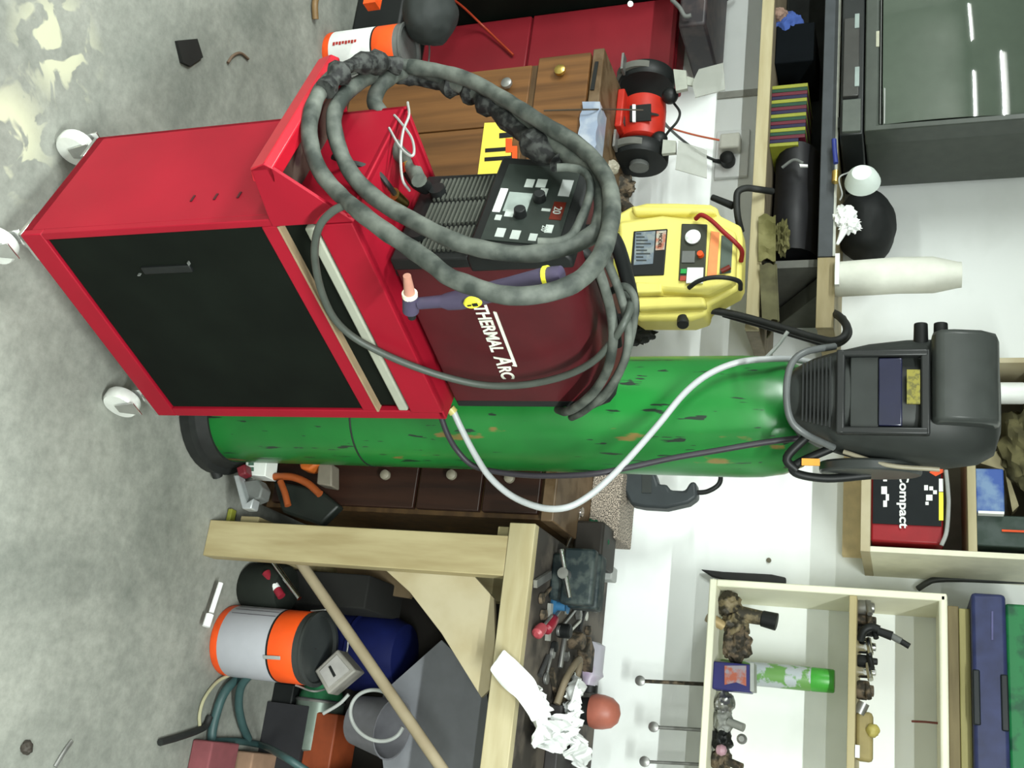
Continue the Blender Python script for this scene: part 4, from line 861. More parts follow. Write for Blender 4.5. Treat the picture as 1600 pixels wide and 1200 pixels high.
spc = P(1240, 1058, 2.52); 
t = thing('spray_can', 'tall green and white spray can with green cap in the cream unit', 'spray can', V((spc.x, 2.53, KF)))
zc0, zc1 = P(1268, 1058, 2.53).z, P(1304, 1058, 2.53).z; rs = .0265
MB().lathe(V((spc.x, 2.53, KF)), [(rs*.96, 0), (rs, .003), (rs, .02), (rs, zc0-KF-.004), (rs*.97, zc0-KF)], Z, 28).build('can_body', mat('can_print', (.2, .45, .12), .35, col2=(.62, .68, .72), scale=22, mix=(.48, .52)), t)
MB().lathe(V((spc.x, 2.53, zc0)), [(rs*.98, 0), (rs, .003), (rs*.97, zc1-zc0-.003), (rs*.9, zc1-zc0)], Z, 28).build('can_cap', mat('cap_green', (.08, .5, .06), .35), t)
for i, (X_, Y_, nm, m_, lab) in enumerate(((1128, 1100, 'grey_fitting', STL, 'grey metal fitting just right of the navy oil tin'), (1135, 1128, 'round_dial', mat('dial_grey', (.35, .36, .33), .5), 'round grey dial lying between fittings on the bottom board'), (1130, 1158, 'dark_coupling', BPL, 'dark coupling behind the pink ball in the cream unit'), (1140, 1190, 'dark_pipe', RUS, 'dark pipe end at the right end of the bottom board'))):
    b = MB(); c = P(X_+6, Y_, 2.46); b.blob(V((c.x, 2.47, KF+.021)), (.026, .03, .022), .28, 12, seed=50+i, flat=.95)
    if i in (1, 3): b.cyl(V((c.x, 2.45, KF+.035)), V((c.x+.01, 2.44, KF+.07)), .009)
    tag(b.build(nm, m_), lab, 'fitting')
tag(MB().lathe(P(1127, 1172, 2.425), [(.002, -.012), (.009, -.009), (.0125, 0), (.009, .009), (.002, .012)], Z, 16).build('pink_ball', mat('pink', (.6, .35, .42), .5)), 'small pink ball on the bottom board of the cream unit', 'ball')
tag(MB().lathe(P(1160, 1155, 2.44), [(.006, 0), (.011, .004), (.011, .012), (.006, .016)], -Y1, 16).build('ring_nut', STL), 'small round ring nut sitting on top of the dark coupling', 'nut')
# upper compartment junk
KM = kd1
junk = [(1350, 948, .024, .02, STL, 'steel_joint', 'dull steel joint at the far left of the upper compartment'), (1355, 968, .018, .022, RUS, 'ratchet_head', 'rusty ratchet head next to the steel joint'), (1362, 985, .016, .03, BPL, 'black_socket', 'black socket behind the spark plug gun'), (1358, 1010, .02, .022, CHR, 'chrome_socket', 'chrome socket in the middle of the upper compartment'), (1356, 1032, .016, .024, BPL, 'black_adaptor', 'black adaptor right of the chrome socket'), (1360, 1050, .017, .022, CHR, 'spark_plug', 'shiny spark plug beside the black adaptor'), (1350, 1078, .026, .02, RUS, 'brown_coupling', 'brown coupling lying left of the yellow glue gun')]
for i, (X_, Y_, rx, rz_, m_, nm, lab) in enumerate(junk):
    c = P(X_, Y_, 2.46); b = MB(); b.lathe(V((c.x, 2.47, KM)), [(rx*.7, 0), (rx*.8, .004), (rx*.8, rz_), (rx*.5, rz_*1.2), (rx*.45, rz_*1.7), (rx*.3, rz_*1.75)], Z, 12); b.cyl(V((c.x-.016, 2.46, KM+rz_)), V((c.x+.018, 2.44, KM+rz_*1.3)), .006)
    tag(b.build(nm, m_), lab, 'fitting')
t = thing('air_gun', 'small black and grey air gun leaning out in the upper compartment', 'air gun', P(1370, 990, 2.45))
MB().cyl(P(1372, 986, 2.44), P(1394, 994, 2.44), .009, .01).build('gun_body', BPL, t); MB().cyl(P(1392, 993, 2.44), P(1408, 1002, 2.44), .0075).build('grey_collar', GRY, t); MB().cyl(P(1406, 1001, 2.44), P(1421, 1010, 2.44), .0065).build('gun_tip', BPL, t); MB().tube([P(1374, 984, 2.44), P(1362, 980, 2.44), P(1350, 985, 2.44), P(1344, 1000, 2.45)], .009).build('gun_grip', BPL, t)
t = thing('glue_gun', 'yellow and brown filler gun in the upper right compartment', 'gun', P(1352, 1150, 2.46))
c = P(1355, 1140, 2.46); MB().bb((P(1350, 1112, 2.45).x, 2.44, KM), (P(1350, 1190, 2.45).x, 2.49, KM+.034)).build('gun_body', mat('tan_gun', (.42, .34, .14), .6), t, bev=.008)
MB().blob(P(1364, 1141, 2.44), (.014, .014, .014), .2, 10, sub=3, seed=3).build('yellow_knob', mat('kn_yel', (.65, .55, .15), .5), t)
MB().cyl(P(1342, 1115, 2.445), P(1350, 1098, 2.445), .012).build('gun_collar', STL, t)
tag(MB().bb((P(1340, 1164, ky).x, ky-.0, KM+.001), (P(1340, 1184, ky).x, ky+.02, KM+.01)).build('white_tag', WHT), 'bright white tag on the front edge of the middle board', 'tag')
tag(MB().tube([P(1425, 1127, 2.6), P(1445, 1128, 2.58), P(1465, 1130, 2.56)], .0025, n=6).build('red_nail', mat('nail_red', (.35, .1, .08), .5)), 'thin red tipped nail in the back of the upper compartment', 'nail')
# long pins hanging beneath the unit
for i, (Yp, Xt, r_, m_) in enumerate(((1064, 1001, .0035, RUS), (1136, 1022, .0035, STL), (1190, 1008, .003, STL))):
    y_ = 2.56; t = thing('hanging_pin', ['left long steel pin hanging beneath the cream unit, nearest the blue tin', 'middle short steel pin hanging beneath the cream unit', 'right steel pin hanging beneath the cream unit at the photo edge'][i], 'pin', on(1110, Yp+4, y_, kz0), 'steel pins hanging beneath the cream shelf unit')
    top = on(1110, Yp+5, y_, kz0+.001); bot = P(Xt, Yp, y_)
    MB().cyl(bot, top, r_*1.25).build('pin_shaft', m_, t); MB().lathe(bot, [(.004, 0), (.012, .003), (.012, .009), (.004, .012)], -Y1, 18).build('pin_head', STL, t)
# dark wall strips; the flat one paints the cream unit's shadow
tag(MB().plate([(1094, 889), (1112, 901), (1140, 908), (1228, 912), (1228, 902), (1205, 897), (1130, 893)], WALL-.02, .014).build('hanging_saw', mat('saw_dark', (.03, .03, .03), .6), bev=.004), 'dark narrow saw blade hanging on the wall left of the cream unit', 'saw')  # flat strip painting the cream unit's shadow, not a saw
tag(MB().tube([P(1434, 920, 2.63), P(1448, 911, 2.62), P(1462, 906, 2.62), P(1500, 905, 2.62), P(1560, 907, 2.62), P(1640, 909, 2.62)], .007).build('bent_rod', mat('rod_dark', (.06, .065, .06), .5)), 'dark bent rod on the wall between plywood box and cream unit', 'rod')
tag(MB().lathe(P(1201, 875, WALL-.006), [(.002, 0), (.006, .001), (.006, .006)], Y1, 12).build('wall_screw', mat('screw_', (.2, .18, .12), .6)), 'single brown screw in the white wall left of the cream unit', 'screw')
# things on top of the cream unit
kzz = kzt+.001
pz1 = P(1517, 1050, ky+.02).z
o = tag(MB().bb((P(1500, 946, ky).x, ky+.01, kzz), (kx1, WALL-.02, (kzz+pz1)/2)).build('plank', wood('dark_plank', (.16, .12, .05), (.28, .22, .1), (1, 9, 9), 4), bev=.002), 'dark brown plank lying on top of the cream unit', 'plank')
o = tag(MB().bb((P(1500, 946, ky).x+.005, ky+.005, (kzz+pz1)/2), (kx1, WALL-.02, pz1)).build('plank', wood('olive_plank', (.32, .28, .1), (.45, .4, .16), (1, 9, 9), 4), bev=.002), 'lighter olive plank lying on the dark plank above the cream unit', 'plank')
t = thing('blue_case', 'long blue plastic tool case lying on the planks above the cream unit', 'tool case', V((.2, 2.5, pz1)))
cz_ = P(1574, 1050, ky-.02).z; bxx = P(1545, 927, ky-.03).x
MB().bb((bxx, ky-.03, pz1), (.5, WALL-.03, cz_)).build('case_body', mat('case_blue', (.035, .045, .14), .5, var=.25), t, bev=.008)
MB().bb((P(1545, 1048, ky-.03).x, ky-.034, pz1+.0), (P(1545, 1135, ky-.03).x, ky-.02, pz1+.014)).bb((P(1545, 1052, ky-.03).x, ky-.034, cz_-.014), (P(1545, 1140, ky-.03).x, ky-.02, cz_)).build('latch', mat('latch_dk', (.01, .015, .02), .5), t, bev=.003)
MB().plate([(1549, 955), (1552, 955), (1552, 1000), (1549, 1000)], ky-.032, .004).build('case_groove', mat('groove', (.12, .12, .3), .5), t)
o = tag(MB().bb((P(1590, 945, ky).x, ky-.01, cz_), (.5, WALL-.03, cz_+.06)).build('green_case', mat('case_green', (.02, .26, .08), .5, col2=(.01, .12, .05), scale=30), bev=.006), 'green case on top of the long blue tool case', 'tool case')

# ------------------------------------------------------------------ workbench
BY, BZ = 2.04, .8
wbx0 = P(815, 817, BY).x; wbx1 = .62
zr0, zr1 = P(796, 820, BY).z, BZ
lxa = 0
bn = thing('workbench', 'rough timber workbench with pale pine legs, cluttered with tools', 'workbench', ((wbx0+wbx1)/2, 2.35, 0))
MB().bb((wbx0, BY, zr0), (wbx1, BY+.026, zr1)).build('front_rail', PINE_H, bn, bev=.002)
MB().bb((wbx0, BY+.026, BZ-.03), (wbx1, WALL-.005, BZ)).build('bench_top', BENCHT, bn, bev=.002)
MB().bb((wbx0+.01, WALL-.03, .0), (wbx1, WALL-.008, BZ-.03)).build('back_panel', mat('back_dark', (.035, .03, .025), .8), bn)  # dark panel added so the space under the bench looks shaded
MB().bb((wbx0, BY+.045, BZ-.1), (wbx0+.04, WALL-.04, BZ-.03)).build('side_rail', PINE_V, bn, bev=.002)
lx0, lx1 = P(560, 824, BY).x, P(560, 884, BY).x
MB().bb((lx0-.0, BY+.002, 0), (lx1, BY+.047, zr0)).build('leg', PINE_V, bn, bev=.002)
MB().bb((lx0, WALL-.1, 0), (lx0+.07, WALL-.055, BZ-.03)).build('leg', PINE_V, bn, bev=.002)
MB().bb((wbx1-.08, BY+.002, 0), (wbx1, BY+.047, zr0)).build('leg', PINE_V, bn, bev=.002)
MB().bb((wbx1-.08, WALL-.1, 0), (wbx1, WALL-.055, BZ-.03)).build('leg', PINE_V, bn, bev=.002)
fp = P(405, 815, BY+.06)
MB().bb((lx0-.022, BY+.047, .05), (lx0+.06, WALL-.1, .1)).build('foot_rail', PINE_V, bn, bev=.002)
MB().plate([(597, 886), (730, 888), (772, 935), (775, 1068), (752, 1090), (690, 990), (640, 925)], BY+.049, .012).build('corner_gusset', PLY, bn, bev=.001)
MB().plate([(525, 886), (618, 888), (645, 925), (640, 935), (532, 918)], BY+.4, .012).build('rear_gusset', mat('brown_board', (.28, .2, .11), .7), bn)
o = tag(MB().cyl(P(462, 868, 2.12), P(700, 1215, 2.12), .0125, n=14).build('broom_handle', BRSH), 'pale wooden broom handle leaning diagonally under the workbench', 'broom handle')
o = tag(MB().prism([P(590, 1120, 2.4), P(600, 1080, 2.4), P(690, 1000, 2.4), P(760, 1070, 2.4), P(775, 1275, 2.4), V((P(400, 1275, 2.4).x, 2.4, 0.0)), V((P(400, 1215, 2.4).x, 2.4, 0.0)), P(600, 1208, 2.4)], (0, .015, 0)).build('grey_board', mat('board_grey', (.3, .31, .34), .6, var=.06)), 'flat grey board leaning at the back under the workbench', 'board')

# ---- tools on the bench top
def bt(X, Y, h=0.0): return Q(X, Y, BZ+h)
def spanner(a, b, label, m=STL, w=.007):
    a, b = V(a), V(b); d = (b-a).normalized(); s = d.cross(Z).normalized(); t = thing('spanner', label, 'spanner', a)
    k = MB(); k.box((a+b)/2+Z*.004, ((b-a).length, w, .005), (d, s, d.cross(s)))
    k.build('spanner_shaft', m, t, bev=.001)
    for e, q in ((-1, a), (1, b)):
        k = MB(); R = .012
        k.prism([q+Z*.0015+ (d*math.cos(x)+s*math.sin(x))*R for x in [i*math.pi/8 for i in range(16)]], Z*.007); k.build('spanner_head', m, t, bev=.001)
    return t
def driver(a, b, m, label):
    a, b = V(a), V(b); d = (b-a).normalized(); t = thing('screwdriver', label, 'screwdriver', a); L = (b-a).length
    MB().lathe(a, [(.006, 0), (.012, .005), (.013, L*.2), (.011, L*.38), (.007, L*.42)], d, 14).build('handle', m, t); MB().cyl(a+d*L*.4, b, .0032).build('blade', STL, t)
def jar(X, Y, r, h, m, name, label, cat, prof=None, base=BZ):
    c = Q(X, Y, base); t = thing(name, label, cat, c)
    MB().lathe(c, prof or [(r*.9, 0), (r, .004), (r, h*.9), (r*.8, h)], Z, 24).build('body', m, t); return t, c
spanner(P(862, 905, 2.25), P(905, 800, 2.35), 'long chrome spanner sticking up at the left end of the workbench', CHR)
driver(bt(853, 985, .014), bt(885, 940, .014), mat('drv_red', (.35, .02, .04), .4), 'red handled screwdriver in the middle of the bench')
driver(bt(838, 992, .014), bt(862, 962, .02), mat('drv_pink', (.5, .08, .1), .4), 'pinkish red screwdriver nearest the bench front edge')
spanner(bt(870, 985), bt(915, 930), 'grey open spanner pointing to the wall beside the dark hole')
spanner(bt(882, 992), bt(912, 962), 'short pale spanner next to the purple bottle', mat('pale_steel', (.5, .5, .45), .4, .6))
spanner(bt(843, 935), bt(880, 895), 'small dull spanner behind the pine rail', RUS)
spanner(bt(850, 1060), bt(860, 1020), 'thin light steel spanner just above the white rag', STL)
spanner(bt(900, 880), bt(915, 945), 'long dark spanner along the back of the bench', RUS)
t, c = jar(872, 985, .016, .03, BPL, 'black_socket', 'short black socket on its end in the middle of the bench', 'socket')
t, c = jar(890, 1000, .02, .035, RUS, 'rusty_pot', 'rusty little pot left of the purple bottle', 'pot')
# vice at the left end
vi = thing('bench_vice', 'grimy blue grey bench vice at the left end of the workbench', 'vice', bt(870, 905))
vc_ = bt(862, 900)
MB().box(vc_+V((0, .06, .02)), (.1, .14, .04)).box(vc_+V((.0, .05, .065)), (.12, .05, .07)).build('vice_body', mat('vice_blue', (.015, .03, .035), .6, col2=(.07, .09, .085), scale=40), vi, bev=.006)
MB().box(vc_+V((0, -.01, .065)), (.12, .03, .07)).build('vice_jaw', MT['vice_blue'], vi, bev=.006)
MB().cyl(vc_+V((0, -.05, .04)), vc_+V((0, .05, .04)), .012).build('screw', STL, vi)
MB().cyl(vc_+V((-.05, -.045, .03)), vc_+V((.05, -.045, .06)), .005).build('tommy_bar', CHR, vi)
t = tag(MB().box(bt(925, 890)+V((0, .05, .02)), (.035, .05, .05)).build('white_holder', LGR, bev=.004), 'small white plastic holder behind the bench vice', 'holder')
t = tag(MB().box(bt(905, 850)+V((0, .03, .03)), (.1, .12, .07)).build('dark_toolbox', mat('dkbox', (.03, .025, .02), .6), bev=.006), 'dark low toolbox at the left rear of the bench', 'toolbox')
t = tag(MB().blob(bt(925, 838, .03)+V((0, .02, 0)), (.04, .04, .03), .35, 14, seed=61, flat=.95).build('green_cloth', mat('greencloth', (.02, .12, .06), .9)), 'dark green cloth by the speckled block', 'cloth')
t = tag(MB().box(bt(900, 1040)+V((-.02, .06, .012)), (.12, .05, .024), (V((.5, .86, 0)).normalized(), V((-.86, .5, 0)), Z)).build('steel_file', RUS, bev=.003), 'flat rusty steel block in the middle rear of the bench', 'steel block')
t = tag(MB().tube([bt(870, 1100, .02), bt(885, 1060, .03), bt(905, 1030, .03), bt(900, 1060, .02), bt(880, 1100, .02)], .008).build('hose_offcut', mat('tan_tube', (.25, .2, .13), .6)), 'bent tan tube beside the white rag on the bench', 'tube')
t = tag(MB().box(bt(850, 1160)+V((.0, .06, .015)), (.16, .1, .03)).build('dark_tray', mat('darktray', (.05, .045, .045), .6), bev=.004), 'dark metal tray at the right end of the bench', 'tray')
t = tag(MB().box(bt(955, 1180)+V((.0, -.02, .035)), (.09, .05, .07)).build('green_box', mat('greenbx', (.03, .07, .05), .6), bev=.004), 'dark green box at the right end against the wall', 'box')
t = tag(MB().lathe(bt(862, 945)+V((0, .01, 0)), [(.02, 0), (.022, .006), (.01, .01), (.01, .03), (.016, .034)], Z, 16).build('blue_pot', mat('bluecap', (.05, .2, .4), .5)), 'small blue pot on the bench behind the pine rail', 'cap')
for i, (X_, Y_, m_) in enumerate(((880, 1025, STL), (862, 1010, BPL), (915, 985, RUS), (935, 905, RUS), (900, 960, STL), (845, 960, RUS))):
    tag(MB().lathe(bt(X_, Y_), [(.008, 0), (.012, .002), (.012, .012), (.006, .014)], Z, 6).build('hex_nut', m_), ['loose steel hex nut beside the white rag', 'black hex nut near the front of the bench', 'rusty hex nut left of the purple bottle', 'rusty hex nut at the wall edge of the bench', 'steel hex nut behind the red screwdriver', 'rusty hex nut beside the pink screwdriver'][i], 'nut')
rng = random.Random(5)
cl_lab = ['bent scrap', 'short bar', 'thin rod', 'small flat offcut', 'narrow strip', 'stub of pipe']
spots_ = [(848, 905, 'nearest the front rail, level with the vice'), (905, 915, 'just behind the right side of the vice'), (915, 965, 'near the wall, left of the purple bottle'), (858, 972, 'between the two screwdrivers'), (880, 1012, 'left of the purple bottle, mid bench'), (895, 1065, 'behind the white rag'), (840, 1130, 'in front of the dark tray'), (925, 1095, 'beside the terracotta dome'), (930, 935, 'against the wall behind the vice'), (868, 1075, 'beside the bent tan tube'), (850, 1040, 'left end of the white rag'), (890, 945, 'behind the blue pot')]
for i, (X_, Y_, w_) in enumerate(spots_):
    c = bt(X_, Y_, .006); a_ = rng.uniform(0, 3.14); d = V((math.cos(a_), math.sin(a_), 0)); L = rng.uniform(.05, .11)
    b = MB(); k_ = i % 3
    if k_ == 0: b.box(c, (L, .016, .008), (d, Z.cross(d), Z))
    elif k_ == 1: b.cyl(c-d*L/2, c+d*L/2, .0055)
    else: b.tube([c-d*L/2, c+Z.cross(d)*.015, c+d*L/2+Z*.004], .005, n=8)
    tag(b.build('metal_scrap', [STL, RUS, mat('scrap_dark', (.05, .05, .05), .5), mat('scrap_pale', (.4, .4, .36), .5)][i % 4]), ['dull steel', 'rusty', 'dark', 'pale'][i % 4]+' metal '+['bar', 'rod', 'bent strip'][k_]+' '+w_, 'metal scrap')
# purple-tinted bottle, standing at the wall
bo = Q(907, 1036, BZ+.03); py_ = 2.52
bb = P(900, 1036, py_)
t = thing('plastic_bottle', 'translucent white bottle with purple liquid, at the back of the bench', 'bottle', V((bb.x, py_, BZ)))
ca, cb3 = P(925, 1008, py_), P(922, 1062, py_)
MB().rings([[P(900+ (46 if a_ > 0 else 0), 1000, py_) for a_ in ()] or [V((x_, py_, 0)) + V((0, math.cos(q)*.03, 0)) + Z*(zc_+math.sin(q)*rr_) for q in [j*math.pi/10 for j in range(20)]] for x_, zc_, rr_ in ((ca.x-.006, ca.z, .02), (ca.x, ca.z, .033), (ca.x+.06, ca.z-.002, .034), (cb3.x-.01, cb3.z, .032), (cb3.x, cb3.z, .02), (cb3.x+.014, cb3.z, .018))]).build('bottle_body', mat('bottle_lilac', (.62, .6, .68), .35, col2=(.5, .34, .55), scale=12, mix=(.5, .7)), t)
MB().box(V(((ca.x+cb3.x)/2, py_, (BZ+ca.z-.03)/2)), (.1, .06, max(.01, ca.z-.03-BZ))).build('bottle_stand', RUS, t)
MB().cyl(V((cb3.x+.012, py_, cb3.z)), V((cb3.x+.03, py_, cb3.z)), .02).build('bottle_cap', BPL, t)
# terracotta dome (plastic cap) at the wall
rdm = P(950, 1115, 2.5)
t = thing('orange_lamp', 'round terracotta coloured plastic dome standing at the back of the bench', 'dome', V((rdm.x, 2.5, BZ)))
MB().lathe(V((rdm.x-.002, 2.5, P(935, 1115, 2.5).z-.018)), [(.036, 0), (.04, .012), (.039, .03), (.034, .05), (.022, .064), (.004, .07)], Z, 30).build('dome', mat('terracotta', (.6, .19, .13), .45), t)
zz_ = P(935, 1115, 2.5).z-.018
MB().lathe(V((rdm.x, 2.5, BZ)), [(.03, 0), (.032, zz_-BZ)], Z, 20).build('dome_base', BPL, t)
# white rag hanging over the rail
rag = thing('white_rag', 'white cloth rag draped over the front rail of the workbench', 'rag', P(800, 1060, BY))
cl = [((788, 1013), (765, 1045)), ((808, 1035), (783, 1068)), ((835, 1062), (805, 1090)), ((850, 1090), (818, 1108)), ((858, 1120), (832, 1128))]
g = []
for i in range(17):
    f_ = i/16*(len(cl)-1); k0 = min(int(f_), len(cl)-2); q_ = f_-k0; row = []
    a0 = V((*cl[k0][0], 0)).lerp(V((*cl[k0+1][0], 0)), q_); a1 = V((*cl[k0][1], 0)).lerp(V((*cl[k0+1][1], 0)), q_)
    for j in range(9):
        m_ = a0.lerp(a1, j/8); yy_ = BY-.04 + .01*math.sin(j*1.5+i*.4) + .02*(i/16)
        row.append(P(m_.x, m_.y, yy_))
    g.append(row)
MB().sheet(g, .004).build('hanging_fold', CLO, rag, sub=1)
def crumple(pts, w, par, seed, n=44, m=9):
    pts = [V(p) for p in pts]; e = [pts[0]*2-pts[1]] + pts + [pts[-1]*2-pts[-2]]; q = []
    for i in range(n):
        f_ = i/(n-1)*(len(pts)-1)*.9999; k = int(f_)+1; t = f_-int(f_); p0, p1, p2, p3 = e[k-1:k+3]
        q.append(.5*((2*p1)+(p2-p0)*t+(2*p0-5*p1+4*p2-p3)*t*t+(3*p1-p0-3*p2+p3)*t**3))
    g = []
    for i, c in enumerate(q):
        d = (q[min(i+1, n-1)]-q[max(i-1, 0)]).normalized(); s0 = d.cross(Z).normalized(); row = []
        for j in range(m):
            a = (j/(m-1)-.5)*2; ww = w*(1+.35*noise.noise(V((i*.25, seed, 0))))
            p = c + s0*a*ww + Z*(.02*noise.noise(V((i*.35, j*.9, seed)))+.014*math.cos(a*4+i*.3)) + d*.012*noise.noise(V((i*.4, j*.7, seed+9)))
            p.z = max(p.z, BZ+.005); row.append(p)
        g.append(row)
    MB().sheet(g, .003).build('crumpled_part', CLO, par, ang=60)
crumple([bt(848, 1092, .03), bt(838, 1122, .035), bt(850, 1148, .035), bt(872, 1150, .04), bt(893, 1140, .03)], .03, rag, 3)
crumple([bt(868, 1140, .03), bt(890, 1128, .05), bt(897, 1105, .045), bt(893, 1085, .05), bt(905, 1072, .035)], .026, rag, 7)
crumple([bt(885, 1125, .04), bt(893, 1150, .045), bt(905, 1180, .04), bt(912, 1225, .03)], .035, rag, 12)
# speckled block and drill behind the cylinder
sp = thing('speckled_block', 'speckled rusty metal block at the left end, behind the workbench', 'block', Q(920, 780, BZ))
pa, pb = P(916, 733, 2.42), P(916, 838, 2.42)
MB().bb((pa.x, 2.42, BZ), (pb.x, 2.56, P(970, 780, 2.42).z)).build('block_body', custom('speckle', lambda nt, b_: (lambda n: (n.inputs['Scale'].__setattr__('default_value', 45), nt.links.new(ramp(nt, n.outputs[0], .48, (.06, .05, .04), .56, (.5, .42, .34)), b_.inputs['Base Color'])))(N(nt, 'TexNoise')), .7), sp, bev=.003)
drl = thing('power_drill', 'black corded power drill standing nose down behind the gas cylinder', 'drill', P(975, 760, 2.42))
dy = 2.46
MB().plate([(972, 736), (1020, 733), (1024, 742), (1028, 756), (1042, 756), (1046, 765), (1070, 766), (1078, 752), (1087, 752), (1089, 776), (1075, 786), (1040, 794), (1005, 792), (985, 788), (974, 765)], dy, .045).build('drill_body', mat('drill_dark', (.045, .055, .06), .5), drl, bev=.008)
MB().cyl(P(973, 762, dy+.02), P(962, 762, dy+.02), .02, .014).build('chuck', BPL, drl)
MB().tube([P(1086, 770, dy+.02), P(1105, 768, dy+.02), P(1122, 758, dy+.02), P(1126, 745, dy+.03), P(1120, 735, dy+.04)], .006).build('drill_cord', BPL, drl)
MB().plate([(1003, 735), (1018, 735), (1018, 770), (1003, 770)], dy-.002, .01).build('drill_band', DGR, drl)

# ------------------------------------------------------------------ on the floor under the bench
cq = Q(330, 990, 0)
tB, base, ax, f, s_ = can('paint_tin', 'white and orange paint tin on the floor under the workbench, label facing out', 0, 0, 0, .083, .245, '', y0=V((cq.x+.005, cq.y+.08, .001)), face=V((-.05, -1, 0)))
b = MB()
def onc2(a, h, r=.0842): return base + ax*h + (f*math.cos(a)+s_*math.sin(a))*r
for i in range(3): b.prism([onc2(-.72-i*.2, .03), onc2(-.72-i*.2, .15), onc2(-.74-i*.2, .15), onc2(-.74-i*.2, .03)], f*.0006)
b.build('label_line', mat('label_ink', (.12, .1, .12), .6), tB)
ww = MB(); ww.prism([onc2(.42, .15, .086), onc2(.52, .15, .086), onc2(.5, .195, .086), onc2(.4, .195, .086)], f*.002); ww.build('handle_lug', LGR, tB, bev=.001)
t = thing('tube_lamp', 'thin bright white strip lying beside the paint tin on the floor', 'strip', Q(335, 930, .01))  # plain white rods without emission, no lamp
MB().cyl(Q(345, 911, .03), Q(330, 957, .03), .006).build('white_rod', mat('bright_white', (.95, .97, .97), .3), t); MB().cyl(Q(328, 960, .03), Q(322, 979, .03), .009).build('rod_end', MT['bright_white'], t)
j0 = P(432, 1086, 2.17); j1 = P(432, 1182, 2.17); JZ = .1; jr = .062
JB = Q(405, 1120, 0)
j0 = V((P(432, 1086, JB.y+.07).x, JB.y+.09, .115)); JM = mat('jar_metal', (.16, .2, .17), .35, .4, col2=(.25, .29, .26), scale=8)
gj = thing('metal_canister', 'green and grey metal canister lying on its side under the workbench', 'canister', V((j0.x+.04, j0.y, 0)))
MB().lathe(j0, [(.05, 0), (.062, .004), (.062, .12), (.055, .125)], X1, 30).build('canister_body', JM, gj)
MB().lathe(j0+V((-.002, 0, 0)), [(.0625, 0), (.065, .003), (.0625, .008)], X1, 30).build('metal_rim', STL, gj)
MB().lathe(j0+V((-.055, 0, 0)), [(.03, 0), (.045, .012), (.056, .04), (.058, .055)], X1, 30).build('green_cover', mat('cover_green', (.03, .16, .07), .25, col2=(.06, .3, .13), scale=10), gj)
MB().bb((j0.x-.03, j0.y-.05, .0), (j0.x+.1, j0.y+.05, j0.z-.055)).build('canister_cradle', BPL, gj, bev=.004)
hs = thing('teal_hose', 'blue green rubber hose coiled on the floor beside the glass jar', 'hose', Q(360, 1100, .01))
MB().tube([P(405, 1040, 2.2), Q(380, 1052, .03), Q(352, 1080, .02), Q(338, 1115, .015), Q(331, 1150, .015), Q(335, 1180, .015)], .011).tube([P(400, 1045, 2.2), Q(378, 1070, .05), Q(373, 1100, .03), Q(378, 1130, .02), Q(388, 1155, .015)], .01).tube([Q(330, 1158, .014), Q(370, 1158, .02), Q(410, 1165, .03), P(440, 1180, 2.1), P(480, 1205, 2.1)], .008).build('hose', TEA, hs)
tag(MB().tube([Q(365, 1052, .02), Q(340, 1065, .008), Q(320, 1090, .006), Q(312, 1115, .006), Q(312, 1135, .006)], .004, n=8).build('cream_cable', mat('cord_cream', (.5, .48, .3), .5)), 'thin cream cord curving on the concrete in front of the hose', 'cord')
wbx = thing('square_switch_box', 'tilted square white box with a black slot under the bench', 'box', P(520, 1050, 2.25))
MB().plate([(491, 1048), (527, 1014), (556, 1048), (512, 1085)], 2.22, .05).build('box_body', mat('box_cream', (.4, .38, .34), .5), wbx, bev=.004)
MB().plate([(499, 1049), (526, 1023), (546, 1047), (513, 1074)], 2.217, .004).build('box_face', mat('box_face', (.52, .5, .48), .5), wbx)
MB().plate([(513, 1042), (516, 1040), (524, 1055), (521, 1058)], 2.214, .004).build('slot', BPL, wbx)
rn = thing('wire_ring', 'white wire ring bucket handle hanging under the workbench', 'ring', P(590, 1120, 2.2))
MB().tube([P(590+42*math.cos(a)+6*math.sin(a), 1118+40*math.sin(a), 2.19) for a in [math.pi*(.15+i*.14) for i in range(12)]], .0042, n=8).build('ring', LGR, rn)
MB().tube([P(545, 1085, 2.2), P(530, 1100, 2.2), P(505, 1115, 2.2)], .004, n=8).build('ring_tail', LGR, rn)
gb = thing('grey_bucket', 'grey bucket lying behind the wire ring under the workbench', 'bucket', P(590, 1130, 2.3))
MB().lathe(P(560, 1125, 2.34), [(.05, 0), (.056, .003), (.068, .1), (.07, .104), (.066, .104), (.05, .01)], V((0.1, -.2, 1)), 28).build('bucket_body', mat('bucket_grey', (.22, .22, .24), .6), gb)
og = thing('orange_crate', 'orange and brown open crate on the floor under the bench', 'crate', Q(470, 1160, 0))
oc = P(530, 1150, 2.45)
MB().bb((oc.x-.05, 2.44, .12), (oc.x+.1, 2.56, .2)).build('crate_body', mat('crate_orange', (.35, .07, .02), .6), og, bev=.004); MB().bb((oc.x-.06, 2.43, 0), (oc.x+.12, 2.57, .12)).build('crate_base', mat('crate_dark', (.03, .03, .035), .6), og)
pk = Q(330, 1190, 0)
for i, (X_, Y_, c_, nm, lab) in enumerate(((300, 1180, (.28, .08, .09), 'brick', 'dull red brick at the lower edge on the floor'), (365, 1196, (.42, .26, .17), 'brick', 'tan brick beside the dull red one on the floor'))):
    p = Q(X_, Y_, 0); tag(MB().bb((p.x-.035, p.y-.01, 0), (p.x+.16, p.y+.1, .055)).build(nm, mat('brick%d' % i, c_, .85), bev=.004), lab, 'brick', None)
